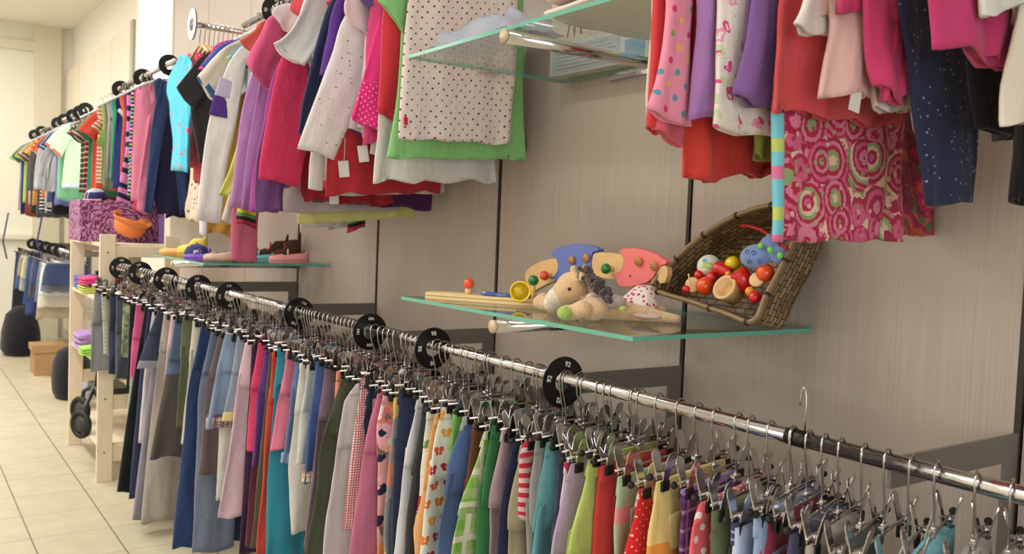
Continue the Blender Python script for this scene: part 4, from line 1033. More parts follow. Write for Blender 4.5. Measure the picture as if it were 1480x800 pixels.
top('dress','second paisley skirt panel in darker red showing behind the long one',.905,F((150,50,70),'rosette',[(120,44,60),(150,50,70),(90,100,70),(200,90,60),(170,40,90)],26),half=.16,
    body=[((1180,-20),(1330,-20)),((1180,160),(1320,170)),((1180,250),(1338,255)),((1180,332),(1348,336))])
top('t_shirt','white short-sleeved top with curved cuff over the coral dress',.82,F((238,232,224)),hem=1.72,half=.13,mirror=True,
    sleeves=[([((1160,-60),(1262,-60)),((1152,0),(1250,5)),((1138,38),(1246,64))],)])
e=top('t_shirt','pale peach short-sleeved top with paper tag, over coral dress',.80,F((232,186,178)),hem=1.66,half=.12,
    sleeves=[([((1205,-40),(1280,-40)),((1200,60),(1262,64)),((1192,134),(1256,142))],)])
tag_on(e,(1236,146),.80,(.024,.03))
top('t_shirt','off-white tee hem beside the magenta puff sleeve',.79,F((230,216,208)),half=.1,body=[((1258,0),(1320,0)),((1258,100),(1318,100)),((1260,152),(1316,166))])
top('long_sleeved_shirt','magenta pink long-sleeved shirt with gathered cuff, right bay',.765,F((222,50,116)),hem=1.66,half=.13,
    sleeves=[([((1255,-60),(1325,-50)),((1247,0),(1310,5)),((1252,70),(1308,80)),((1262,128),(1310,148))],)])
top('leggings','navy leggings sprinkled with small silver stars',.735,F((40,46,76),'speck',[(150,156,180)],.012,.17),half=.12,neck=False,fold=.004,
    body=[((1300,-80),(1420,-80)),((1297,0),(1416,0)),((1312,100),(1413,100)),((1326,200),(1411,200)),((1340,296),(1408,291))])
top('t_shirt','white printed short-sleeved top at the upper right corner',.60,F((232,230,222)),hem=1.72,half=.11,mirror=True,
    sleeves=[([((1420,-50),(1500,-50)),((1415,-5),(1490,0)),((1418,20),(1484,10))],)])
top('long_sleeved_shirt','raspberry pink sweater with wide cuff at the right picture edge',.635,F((206,44,110)),hem=1.66,half=.12,
    sleeves=[([((1425,-60),(1520,-50)),((1418,20),(1510,20)),((1414,60),(1500,60)),((1411,88),(1492,102))],)])
top('skirt','black layered skirt with ragged hem at the right picture edge',.66,F((16,15,18)),half=.13,neck=False,ruffle=.004,
    body=[((1410,-20),(1530,-20)),((1408,80),(1530,80)),((1408,150),(1530,160)),((1409,192),(1530,206))])
top('leggings','black leggings cut by the right picture edge',.62,F((14,14,18)),half=.1,neck=False,body=[((1470,0),(1560,0)),((1470,150),(1560,150)),((1468,290),(1550,290))])
top('long_sleeved_shirt','cream sleeve at the far right edge over black leggings',.59,F((228,218,200)),hem=1.74,half=.11,mirror=False,sleeves=[([((1480,-60),(1560,-50)),((1474,60),(1560,60)),((1464,150),(1560,170)),((1462,178),(1550,184))],)])
# ------------------------------------------------------------------ glass shelves
def glass_mats():
    t=NT('clear_glass'); nt=t.t; out=nt.nodes['Material Output']; nt.nodes.remove(t.b)
    tr=t.n('ShaderNodeBsdfTransparent'); tr.inputs[0].default_value=(.95,.985,.97,1); gl=t.n('ShaderNodeBsdfGlossy'); gl.inputs['Roughness'].default_value=.02
    fr=t.n('ShaderNodeFresnel'); fr.inputs[0].default_value=1.5; ge=t.n('ShaderNodeNewGeometry'); t.link(t.math('SUBTRACT',1.5,t.math('MULTIPLY',ge.outputs['Backfacing'],1.5-1/1.5)),fr.inputs[0]); mx=t.n('ShaderNodeMixShader'); t.link(fr.outputs[0],mx.inputs[0]); t.link(tr.outputs[0],mx.inputs[1]); t.link(gl.outputs[0],mx.inputs[2]); t.link(mx.outputs[0],out.inputs[0])
    return t.m, simple('green_glass_edge',(96,170,148),.18,0)
glass,gedge=glass_mats()
def glass_shelf(x0,x1,y0,y1,zt,label,tubes,brk):
    e=empty('glass_shelf',W((x0+x1)/2,(y0+y1)/2,zt-.008),label,'shelf')
    m=MB(); c=W((x0+x1)/2,(y0+y1)/2,zt-.004); m.box(c,(x1-x0,y1-y0,.008)); o=m.build('pane',glass,e); o.data.materials.append(gedge)
    for p in o.data.polygons:
        if abs(p.normal.z)<.5: p.material_index=1
    for X in tubes:
        MB().tube([W(X,WALL,zt-.026),W(X,y0-.018,zt-.026)],.0135,20).build('support_tube',chrome,e)
        MB().tube([W(X,y0-.018,zt-.026),W(X,y0-.024,zt-.026)],.0138,20).build('tube_end_cap',simple('beige_cap',(196,176,140),.4),e)
        m=MB(); m.prism([(WALL,zt-.04),(WALL-.11,zt-.012),(WALL-.11,zt-.009),(WALL,zt-.009)],X-.004,X+.004,lambda u,v,d:W(d-.02,u,v)); m.build('bracket',grey_metal,e)
    return e
GS=EYE-.172; GT=EYE+.4216
glass_shelf(1.13,1.978,1.046,1.535,GS,'glass shelf with green edges carrying the wooden toys and basket',[1.53],0)
gt=glass_shelf(1.13,1.985,1.046,1.535,GT,'upper glass shelf holding a boxed set and a plastic bag',[1.53],0)
MB().tube([W(1.375,1.185,EYE+.312),W(1.10,1.185,EYE+.318)],.010,12).build('cross_bar',chrome,gt)
glass_shelf(3.56,4.40,1.01,1.535,GS,'small glass shelf of childrens shoes in the middle distance',[3.95],0)

def ps(v): return Vector(v).length     # helper: plan distance from the lens
def mpp(v): 
    d=Vector((v[0],v[1],v[2]-EYE)); return d.length/FPX      # metres per photo pixel there
def painted(name,c,r=.3): return simple(name,c,r,**{'Coat Weight':.4})
P_or=painted('orange_paint',(232,80,24)); P_rd=painted('red_paint',(206,30,30)); P_gr=painted('green_paint',(20,120,60)); P_ye=painted('yellow_paint',(240,206,24)); P_bl=painted('blue_paint',(40,84,170)); P_nv=painted('navy_paint',(34,60,120)); P_lb=painted('periwinkle_paint',(86,108,186),.45); P_pk=painted('coral_pink_paint',(236,112,112),.45)

# wooden ball track lying at the front of the shelf
bt=empty('toy_ball_track',W(1.75,1.16,GS),'flat plywood ball track board with orange ball on a peg','toy')
A=on_z((612,431),GS); B=on_z((792,444),GS); dv=(B-A); dv.z=0; L=dv.length; dv.normalize(); nv=Vector((dv.y,-dv.x,0)); 
if nv.y<0: nv=-nv
def TR_(s,t,z): return w(A+dv*s+nv*t+Vector((0,0,0)) ) + Vector((0,0,z))
poly=[(0.004,0),(L,0),(L+.01,.02),(L,.055),(.03,.06),(.006,.05),(0,.03)]
for k,(z0,z1,mt) in enumerate(((0,.0075,ply),(.0085,.016,ply))):
    m=MB(); m.prism(poly if k==0 else [(a*.995,b) for a,b in poly],z0,z1,lambda u,v,d:TR_(u,v,d)); m.build('board',mt,bt,bevel=.001)
def peg_ball(parent,s,t,h,r,mat):
    MB().tube([TR_(s,t,.014),TR_(s,t,.016+h)],.0085,12).build('peg',beech,parent)
    if mat: MB().ball(TR_(s,t,.016+h+r*.85),r,18).build('ball',mat,parent)
q=on_z((667,410),GS+.016); s_=(q-A).dot(dv); t_=(q-A).dot(nv)
peg_ball(bt,.108,.025,.014,.0135,P_or)
m=MB(); m.ball(TR_(.225,.035,.018),.011,14,(1,1,.8)); m.build('wooden_knob',beech,bt)
m=MB(); m.ball(TR_(.27,.035,.018),.010,14,(1,1,.8)); m.build('wooden_knob',beech,bt)
m=MB(); m.prism([(.145,.012),(.16,.006),(.19,.004),(.21,.012),(.27,.014),(.27,.024),(.21,.024),(.19,.032),(.16,.03)],.017,.025,lambda u,v,d:TR_(u,v,d)); m.build('lever',P_bl,bt,bevel=.001)
m=MB(); m.prism([(.33,.01),(.375,.014),(.375,.022),(.33,.024)],.017,.024,lambda u,v,d:TR_(u,v,d)); m.build('red_lever',P_rd,bt,bevel=.001)
# yellow bell / funnel with a ball inside, opening towards the lens
c=on_y((752,421),1.185); k=mpp(c); e=empty('toy_horn',w(c)-Vector((0,0,.022)),'yellow toy funnel facing the viewer with orange-red ball inside','toy')
dirv=(Vector((0,0,EYE))-w(c)).normalized(); Mq=Vector((0,0,1)).rotation_difference((dirv+Vector((.0,.12,.10))).normalized()).to_matrix()
m=MB(); R=.0245
prof=[(R*.97,0),(R*1.0,.002),(R*.97,.004),(R*.86,.003),(R*.68,-.006),(R*.5,-.014),(R*.36,-.022),(.001,-.024)]
m.lathe(prof,w(c),Mq,28)
m.lathe([(R*.97,0),(R*.8,-.008),(R*.62,-.018),(R*.5,-.028),(.001,-.03)],w(c),Mq,28); m.build('funnel',P_ye,e)
MB().ball(w(c)+Mq@Vector((.001,-.004,-.008)),.0085,14).build('ball',P_or,e)
MB().tube([w(c)+Mq@Vector((0,0,-.026)),Vector((w(c).x+.04,w(c).y-.02,GS+.018))],.006,8).build('stem',beech,e)
g=on_y((771,405),1.24); e=empty('toy_peg_ball',W(g.x,g.y,GS+.017),'green ball on a peg beside the yellow funnel','toy')
MB().tube([W(g.x,g.y,GS),w(g)],.006,10).build('peg',beech,e); MB().ball(w(g),.0125,16).build('ball',P_gr,e)

# arched wooden track standing at the back
YB=1.42
arch=empty('toy_track_arch',w(on_y((860,418),YB)),'standing arch of blue, coral and plain wooden track pieces with balls','toy'); arch.location.z=GS
def plate(name,px,mat,d0=0,d1=.016,parent=None,bev=.0015,sm=0):
    pts=[on_y(p,YB) for p in px]
    n=MB(); P=[(q.x,max(q.z,GS+.001)) for q in pts]
    n.prism(P,YB-d1,YB-d0,lambda u,v,d:W(u,d,v)); return n.build(name,mat,parent or arch,bevel=bev)
def spline(px,n=6):
    P=px+[px[0]]; out=[]; m_=len(px)
    for i in range(m_):
        p0,p1,p2,p3=px[i-1],px[i],px[(i+1)%m_],px[(i+2)%m_]
        for j in range(n):
            f=j/n; out.append(tuple(.5*((2*b)+(-a+c)*f+(2*a-5*b+4*c-d)*f*f+(-a+3*b-3*c+d)*f**3) for a,b,c,d in zip(p0,p1,p2,p3)))
    return out
plate('wooden_piece',[(765,400),(767,392),(775,384),(787,378),(800,374.5),(811,373),(814,380),(814,390),(811,404),(800,409),(788,415),(777,421),(772,424)],beech)
plate('blue_piece',[(803,365),(812,359),(822,355),(838,352.5),(852,353),(864,355.5),(873,360),(872,363),(865,364),(862,372),(862,385),(866,398),(871,402),(866,404),(861,400),(852,404),(838,409),(822,412),(814,408),(811,404),(805,403),(804,400),(809,398),(813,392),(814,382),(812,374),(808,372)],P_lb,-.002,.018)
plate('wooden_piece',[(864,368),(868,365),(885,365),(904,367),(909,372),(908,382),(904,392),(900,403),(885,403),(870,400),(864,394),(862,380)],beech)
plate('coral_piece',[(902,362),(910,359),(925,358),(943,362),(957,368),(972,378),(970,382),(963,384),(957,392),(951,402),(943,408),(920,414),(905,414),(900,408),(898,402),(893,400),(892,397),(896,396),(904,392),(908,384),(909,374),(906,367)],P_pk,-.002,.018)
plate('wooden_piece',[(962,385),(968,383),(972,388),(972,398),(968,408),(961,410),(956,402),(957,393)],beech)
for px,mt,r in (((787,398),P_or,.0125),((876,388),P_gr,.0125)):
    q=on_y(px,YB-.035); MB().tube([W(q.x,YB-.014,q.z),w(q)],.0065,10).build('peg',beech,arch); MB().ball(w(q),r,16).build('ball',mt,arch)
face=wood('smiley_wood',(176,120,62),(206,150,90),(60,60,60))
for px in ((826,376),(847,373),(923,378),(945,384)):
    q=on_y(px,YB-.022); b=MB().ball(w(q),.0108,16,(1,.7,1)).build('wooden_bead',face,arch)
    f=MB()
    for dx in(-.0035,.0035): f.ball(w(q)+Vector((dx,.0078,.002)),.0009,6)
    f.tube([w(q)+Vector((-.004*math.cos(a),.0078,-.001-.003*math.sin(a))) for a in [PI*i/6 for i in range(7)]],.0005,5); f.build('painted_face',rubber,b)
    b.children[0].location=(0,0,0)
for px in ((820,397),(910,398)):
    q=on_y(px,YB-.02); MB().ball(w(q),.0028,8).build('bolt',steel,arch)

# plush horse -------------------------------------------------------------------------------------
def plush_mat(name,c,sc_=260):
    t=NT(name); uv=t.uv((1,1,1),obj=True); n=t.noise(uv,sc_,3); n2=t.noise(uv,30,3); col=t.mix(n,tuple(x*.72 for x in srgb(*c)),tuple(min(1,x*1.15) for x in srgb(*c))); 
    h=t.math('ADD',n,t.math('MULTIPLY',n2,1.5)); t.bump(h,.9,.004); t.b.inputs['Sheen Weight'].default_value=.5; return t.out(col,.95)
fur=plush_mat('cream_plush',(226,190,142)); furw=plush_mat('white_plush',(236,226,206)); manem=plush_mat('dark_brown_wool',(62,42,44),400); greenp=plush_mat('lime_plush',(170,200,90))
def blob(m,px,Y,rx,ry,rd,rot=0):
    q=on_y(px,Y); k=mpp(q); q=Vector((q.x,q.y,max(q.z,GS+ry*k*.92)))
    Mx=Matrix.Rotation(rot,3,'Y'); m.ball(w(q),1.0,16,(rx*k,rd,ry*k),Mx); return q
horse=empty('plush_horse',W(1.43,1.19,GS),'cream plush horse lying on its belly in a red flowered dress','plush toy')
m=MB()
blob(m,(827,414),1.17,24,22,.034)                    # skull
for i in range(6):                                   # muzzle slopes down-left
    k=i/5; blob(m,(822-22*k,418+19*k),1.165,21-5*k,19-4*k,.031-.006*k)
blob(m,(856,446),1.155,27,17,.028)                     # shoulder / near foreleg
for i in range(7):
    k=i/6; blob(m,(842-22*k,446+8*k),1.12,15-3*k,13-2*k,.018)
for i in range(6):
    k=i/5; blob(m,(825-42*k,440-1*k),1.20,14,13-2*k,.02)
blob(m,(785,440),1.20,12,13,.02)
for i in range(12):                                  # trunk and long hind leg
    k=i/11; blob(m,(858+118*k,444+16*k),1.20+.10*k,19-12*k,19-12.5*k,.032-.018*k)
for i in range(8):
    k=i/7; blob(m,(880+72*k,440+8*k),1.27+.06*k,18-8*k,16-8*k,.03-.014*k)
for (a,b,c_) in (((832,404),(829,389),8),((842,400),(846,387),7)):
    for i in range(4):
        k=i/3; blob(m,(a[0]+(b[0]-a[0])*k,a[1]+(b[1]-a[1])*k),1.16,c_-2.4*k,c_-1.5*k,.008)
hb=m.build('body',fur,horse)
r_=hb.modifiers.new('r','REMESH'); r_.mode='VOXEL'; r_.voxel_size=.0028; r_.use_smooth_shade=True
s_=hb.modifiers.new('s','SMOOTH'); s_.factor=.6; s_.iterations=5
m=MB(); blob(m,(808,429),1.158,17,15,.030,.6); blob(m,(801,437),1.155,15,12,.024,.4); m.build('pale_blaze',furw,horse)
m=MB(); q=on_y((823,417.5),1.134); m.ball(w(q),.0038,12); m.build('eye',black,horse)
m=MB(); rnd=random.Random(3)
for i in range(150):
    k=rnd.random(); px=(842+36*k+rnd.uniform(-8,8),392+37*k+rnd.uniform(-9,8)); q=on_y(px,1.17+rnd.uniform(-.025,.025)); m.ball(w(q),rnd.uniform(.004,.0068),8)
mo=m.build('mane',manem,horse); r_=mo.modifiers.new('r','REMESH'); r_.mode='VOXEL'; r_.voxel_size=.0022; r_.use_smooth_shade=True
m=MB(); q=on_y((816,452),1.095); q.z=max(q.z,GS+.012); m.ball(w(q),.016,14,(1,.9,.9)); m.build('green_hoof',greenp,horse)
for px,Y,r in (((799,429),1.17,.008),((953,444),1.34,.009),((900,446),1.17,.007)):
    m=MB(); q=on_y(px,Y); q.z=max(q.z,GS+r); m.ball(w(q),r,12,(1.2,.8,.8)); m.build('green_patch',greenp,horse)
# dress: cloth cone over the rump
m=MB(); rings=14; seg=30; top_=on_y((932,412),1.30); bot=on_y((918,452),1.275); vs=[];fs=[];uv=[]
for i in range(rings):
    t_=i/(rings-1); c_=top_+(Vector((on_y((908,450),1.27).x,1.275,GS+.006))-top_)*t_
    for k in range(seg):
        a=2*PI*k/seg; rx=(.014+.052*t_**.8); ry=.016+.034*t_; fl=1+.10*t_*math.sin(5*a+2)+.05*t_*math.sin(9*a)
        v=Vector((c_.x+rx*math.cos(a)*fl,c_.y+ry*math.sin(a)*fl,c_.z+.004*math.sin(3*a)*t_)); v.z=max(v.z,GS+.003); vs.append(w(v)); uv.append((a*.03,t_*.07))
for i in range(rings-1):
    for k in range(seg): fs.append((i*seg+k,i*seg+(k+1)%seg,(i+1)*seg+(k+1)%seg,(i+1)*seg+k))
fs.append(tuple(range(seg))); m.add(vs,fs,uv)
fl=F((236,222,216),'speck',[(206,40,70)],.008,.36)
m.build('dress',fl,horse)
m=MB(); blob(m,(880,437),1.195,26,10,.036,.25); blob(m,(866,429),1.19,14,9,.033,.4); m.build('dress_bodice',fl,horse)
m=MB(); blob(m,(935,456),1.235,27,4,.022,.02); m.build('dress_hem',fl,horse)

# wicker basket ------------------------------------------------------------------------------------
def wicker():
    t=NT('woven_bamboo'); uv=t.uv(); br=t.n('ShaderNodeTexBrick'); t.link(uv,br.inputs['Vector']); br.inputs['Scale'].default_value=1; br.inputs['Brick Width'].default_value=.026; br.inputs['Row Height'].default_value=.011; br.inputs['Mortar Size'].default_value=.0012
    br.inputs['Color1'].default_value=C4(srgb(176,146,104)); br.inputs['Color2'].default_value=C4(srgb(112,88,58)); br.inputs['Mortar'].default_value=C4(srgb(34,26,18)); br.offset=.5
    n=t.noise(uv,120,3); col=t.mix(t.math('MULTIPLY',n,.5),br.outputs['Color'],srgb(60,46,32)); t.bump(t.math('SUBTRACT',1,br.outputs['Fac']),.8,.003); return t.out(col,.5)
wick=wicker(); rimm=wood('bamboo_rim',(110,88,56),(150,124,84),(30,30,30),.35)
bk=empty('wicker_basket',W(1.2,1.42,GS),'dark woven bamboo basket tipped against the wall, full of small toys','basket')
key=[on_y((943,415),1.395),on_y((970,381),1.42),on_y((1000,352),1.44),on_y((1035,327),1.452),on_y((1075,307),1.458),on_y((1115,297),1.46),on_y((1142,306),1.455),on_y((1153,330),1.44),on_y((1146,352),1.425),on_y((1130,385),1.405),on_y((1108,425),1.375),on_y((1088,464),1.35),on_y((1050,453),1.36),on_y((1000,436),1.375)]
key=[tuple(k_) for k_ in key]; rim=[Vector(p) for p in spline(key,4)]
for p in rim: p.z=max(p.z,GS+.004)
cen=sum(rim,Vector())/len(rim); dep=Vector((-.004,.080,-.022))
def ringp(k): # k 0 rim .. 1 floor
    out=[]
    for p in rim:
        q=p+dep*k+(cen-p)*(.05*k); q.y=min(q.y,1.542); q.z=max(q.z,GS+.003); out.append(q)
    return out
m=MB(); vs=[];uv=[];fs=[]; n=len(rim); acc=[0]
for i in range(1,n): acc.append(acc[-1]+(rim[i]-rim[i-1]).length)
R7=[ringp(k/6) for k in range(7)]
for j,rg in enumerate(R7):
    for i,p in enumerate(rg): vs.append(w(p)); uv.append((acc[i],j*.014))
b0=len(vs)
for sc_ in (.97,.6,.25):
    fl_=R7[-1]; c_=sum(fl_,Vector())/n
    for p in fl_: q=c_+(p-c_)*sc_; vs.append(w(q)); uv.append((q.x,q.z))
for j in range(6+3):
    for i in range(n): fs.append((j*n+i,j*n+(i+1)%n,(j+1)*n+(i+1)%n,(j+1)*n+i))
fs.append(tuple(range(9*n,10*n))); m.add(vs,fs,uv); o=m.build('woven_body',wick,bk)
sl=o.modifiers.new('s','SOLIDIFY'); sl.thickness=.004; sl.offset=0
m=MB(); m.tube([w(p) for p in rim]+[w(rim[0])],.0055,10,cap=False); m.tube([w(p+dep*.07) for p in rim]+[w(rim[0]+dep*.07)],.0045,8,cap=False); m.build('rim',rimm,bk)
for i in range(0,n,5):
    t_=(rim[(i+1)%n]-rim[i-1]).normalized(); p=rim[i]; MB().tube([w(p-t_*.003),w(p+t_*.003)],.0075,10).build('rim_binding',simple('dark_cane',(52,42,30),.5),bk)
def bq(px,Y=1.43): q=on_y(px,Y); return q
def toyball(px,r,mat,label,Y=1.425,name='toy_ball',sc_=(1,1,1)):
    q=bq(px,Y); o=MB().ball(w(q),r*mpp(q),16,sc_).build(name,mat,loc=w(q)-Vector((0,0,r*mpp(q)))); setp(o,label,'toy','small toys in the basket') ; return o
gb=toyball((1025,385),17,F((226,226,214),'floral',[(190,210,120),(226,226,214),(110,180,200),(240,220,120)],45,.4),'white patterned ball with navy rim in the basket',1.455)
toyball((1059,381),11,P_ye,'yellow ball behind the red cylinders in the basket',1.45)
toyball((1010,397),7,P_rd,'small red ball left of the patterned ball',1.43)
toyball((1029,401),9,P_rd,'red ball right above the big orange-red ball at left',1.425)
toyball((1053,396),5,painted('amber_paint',(226,150,40)),'tiny amber ball between the two red cylinders',1.42)
toyball((1019,413),13,P_or,'big orange-red ball left of the wooden cup',1.415)
toyball((992,418),6,P_rd,'small red ball in the left corner of the basket',1.405)
toyball((1106,394),13,P_or,'big orange-red ball below the blue plush fish',1.41)
toyball((1084,421),7,painted('amber_paint',(226,150,40)),'amber ball near the front corner of the basket',1.39)
toyball((1091,429),9,P_rd,'red ball in the front corner of the basket',1.385)
toyball((1046,385),8,P_rd,'red ball peeping out beside the yellow one',1.45)
def cyl(px0,px1,r,mat,label,Y0=1.42,Y1=1.43,name='toy_block',hollow=False):
    a,b=on_y(px0,Y0),on_y(px1,Y1); k=mpp(a); m=MB(); ax=(w(b)-w(a)); Mx=Vector((0,0,1)).rotation_difference(ax.normalized()).to_matrix(); h=ax.length
    R=r*k
    if hollow: prof=[(.0001,.006),(R*.74,.006),(R*.80,0),(R*1.0,0),(R*1.04,.003),(R*1.0,.006),(R*.96,h*.6),(R*.9,h),(.0001,h)]; prof=[(.0001,h*.55),(R*.70,h*.5)]+[(R*.78,.001),(R*1.02,0),(R*1.05,.003),(R*.98,.008),(R*.86,h),(.0001,h)]
    else: prof=[(.0001,0),(R*.9,0),(R,.0015),(R,h-.0015),(R*.9,h),(.0001,h)]
    m.lathe(prof,w(a),Mx,22); o=m.build(name,mat,loc=w(a)); setp(o,label,'toy','small toys in the basket'); return o
cyl((1033,385),(1056,395),8,P_rd,'slim red wooden cylinder lying left in the basket')
cyl((1066,392),(1084,418),13,P_rd,'thick red wooden cylinder right of the wooden cup',1.405,1.43)
cyl((1046,414),(1062,426),18,beech,'turned wooden cup with its mouth towards the viewer',1.385,1.42,'toy_cup',True)
cyl((1000,411),(1003,412),11,beech,'wooden disc leaning in the left corner of the basket',1.41,1.42)
cyl((1093,403),(1096,406),11,beech,'wooden disc beside the right orange-red ball',1.40,1.41)
cyl((995,395),(998,412),1.2,beech,'thin wooden stick in the left corner of the basket',1.40,1.40,'toy_stick')
fsh=empty('plush_fish',w(on_y((1095,368),1.41)),'light blue plush fish with bright green spots and rings','plush toy')
m=MB(); 
def fb(px,Y,rx,ry,rd,rot=0):
    q=on_y(px,Y); k=mpp(q); m.ball(w(q),1,18,(rx*k,rd,ry*k),Matrix.Rotation(rot,3,'Y'))
fb((1093,370),1.405,27,17,.02,.12); fb((1112,356),1.41,16,13,.014,-.5); fb((1124,368),1.41,12,12,.012); fb((1113,346),1.42,6,9,.007,.6)
fm=plush_mat('sky_plush',(122,150,206)); b_=m.build('body',fm,fsh); r_=b_.modifiers.new('r','REMESH'); r_.mode='VOXEL'; r_.voxel_size=.0022; r_.use_smooth_shade=True
for px in ((1099,355),(1113,361),(1127,369)):
    m=MB(); q=on_y(px,1.389); m.ball(w(q),.0062,12,(1,.6,1)); m.build('green_spot',simple('lime_felt',(120,220,70),.9),fsh)
for px in ((1080,364),(1089,365),(1083,378),(1098,378)):
    q=on_y(px,1.386); m=MB(); c_=w(q); m.tube([c_+Vector((.0042*math.cos(a),0,.0042*math.sin(a))) for a in [2*PI*i/14 for i in range(15)]],.0008,5); m.build('stitched_ring',simple('denim_thread',(60,80,150),.9),fsh)
o=MB().tube([w(on_y(p,y_)) for p,y_ in (((1071,326),1.455),((1085,327),1.45),((1100,332),1.44),((1115,342),1.43),((1128,352),1.42),((1138,360),1.41))],.0032,8).build('cord',simple('red_cord',(176,24,26),.6),fsh)

# things on the upper glass shelf ------------------------------------------------------------------
def printed(name,cols,scl,base=(226,226,222)):
    t=NT(name); v=t.vor(t.uv((1,1,1),obj=True),scl,1.0); v.distance='MANHATTAN'; s=t.n('ShaderNodeSeparateColor'); t.link(v.outputs['Color'],s.inputs[0])
    return t.out(t.ramp(s.outputs[0],[(i/len(cols),srgb(*c)) for i,c in enumerate(cols)]),.35)
bx=empty('boxed_set',W(1.77,1.485,GT),'pale printed box standing against the wall on the upper glass shelf','box')
slab('carton',1.58,1.975,1.475,1.515,GT,GT+.21,simple('pale_carton',(214,216,214),.5),parent=bx,bev=.002)
def lab(name,x0,x1,z0,z1,mat): slab(name,x0,x1,1.4738,1.4752,GT+z0,GT+z1,mat,parent=bx)
lab('picture',1.78,1.96,.085,.20,simple('print_cream',(222,212,198),.4)); lab('picture',1.68,1.765,.085,.20,simple('print_peach_pale',(226,206,190),.4)); lab('picture',1.60,1.67,.06,.20,simple('print_green',(196,210,160),.4)); lab('picture',1.60,1.67,.005,.055,simple('print_blue',(120,170,206),.4))
lab('text_panel',1.69,1.96,.006,.075,simple('print_grey_blue',(176,190,206),.4))
for i in range(6): slab('text_line',1.70+.02*(i%3),1.94,1.4730,1.4740,GT+.014+i*.010,GT+.0165+i*.010,simple('print_text',(120,134,160),.5),parent=bx)
Yp=1.4728
m=MB(); m.box(W(1.87,Yp,GT+.16),(.055,.001,.016))
for k_ in(-1,0,1): m.box(W(1.87+k_*.022,Yp,GT+.125),(.006,.001,.06),Matrix.Rotation(-k_*.25,3,'Y'))
m.build('stool_picture',simple('print_brown',(120,98,80),.5),bx)
m=MB(); m.prism([(1.722+.022*math.cos(a),GT+.14+.035*math.sin(a)) for a in [2*PI*i/16 for i in range(16)]],Yp,Yp+.001,lambda u,v,d:W(u,d,v)); m.build('flower_picture',simple('print_peach',(214,160,120),.5),bx)
b2=empty('picture_book',W(1.40,1.49,GT),'thin bright picture book standing right of the printed box, upper shelf','book')
slab('cover',1.20,1.565,1.49,1.512,GT,GT+.17,simple('print_yellow_green',(206,212,140),.45),parent=b2,bev=.001)
slab('cover_picture',1.40,1.55,1.4885,1.4905,GT+.02,GT+.12,simple('print_blue',(120,170,206),.4),parent=b2)
fd=empty('folded_blanket',W(1.42,1.15,GT),'folded beige blanket with pink upper layer on the upper glass shelf','blanket')
m=MB(); loft(m,[(Vector((1.20,1.06,GT+.014)),Vector((1.20,1.40,GT+.014))),(Vector((1.33,1.06,GT+.014)),Vector((1.33,1.40,GT+.014))),(Vector((1.46,1.07,GT+.014)),Vector((1.46,1.38,GT+.014)))],Vector((0,0,1)),.026,14,28,.001,seed=3); m.build('lower_layer',F((232,226,212)),fd)
m=MB(); loft(m,[(Vector((1.20,1.06,GT+.038)),Vector((1.20,1.40,GT+.038))),(Vector((1.33,1.06,GT+.038)),Vector((1.33,1.40,GT+.038))),(Vector((1.45,1.07,GT+.038)),Vector((1.45,1.38,GT+.038)))],Vector((0,0,1)),.02,14,28,.001,seed=4); m.build('pink_layer',F((226,180,170)),fd)
fd.location.z=GT
t=NT('thin_plastic'); pbm=t.out(srgb(206,216,240),.15); t.b.inputs['Transmission Weight'].default_value=.5; t.b.inputs['Alpha'].default_value=.75
m=MB(); n=26; vs=[];fs=[]; rnd=random.Random(5)
for s_ in (0,1):
    for i in range(n):
        for j in range(n):
            u,v=i/(n-1),j/(n-1); h=.5*(1-abs(2*u-1)**4)*(1-abs(2*v-1)**4); q=noise.noise(Vector((u*5,v*5,s_*3)))
            vs.append(W(1.55+.38*u+.02*q,1.055+.14*v,GT+.002+(h*.10*(1 if s_ else .02)*(1+.6*q)+ (.012*abs(q) if s_ else 0))))
for s_ in (0,1):
    for i in range(n-1):
        for j in range(n-1): b=s_*n*n; fs.append((b+i*n+j,b+i*n+j+1,b+(i+1)*n+j+1,b+(i+1)*n+j))
m.add(vs,fs); o=m.build('plastic_bag',pbm,loc=W(1.72,1.12,GT)); setp(o,'crumpled bluish clear plastic bag on the upper glass shelf','bag')

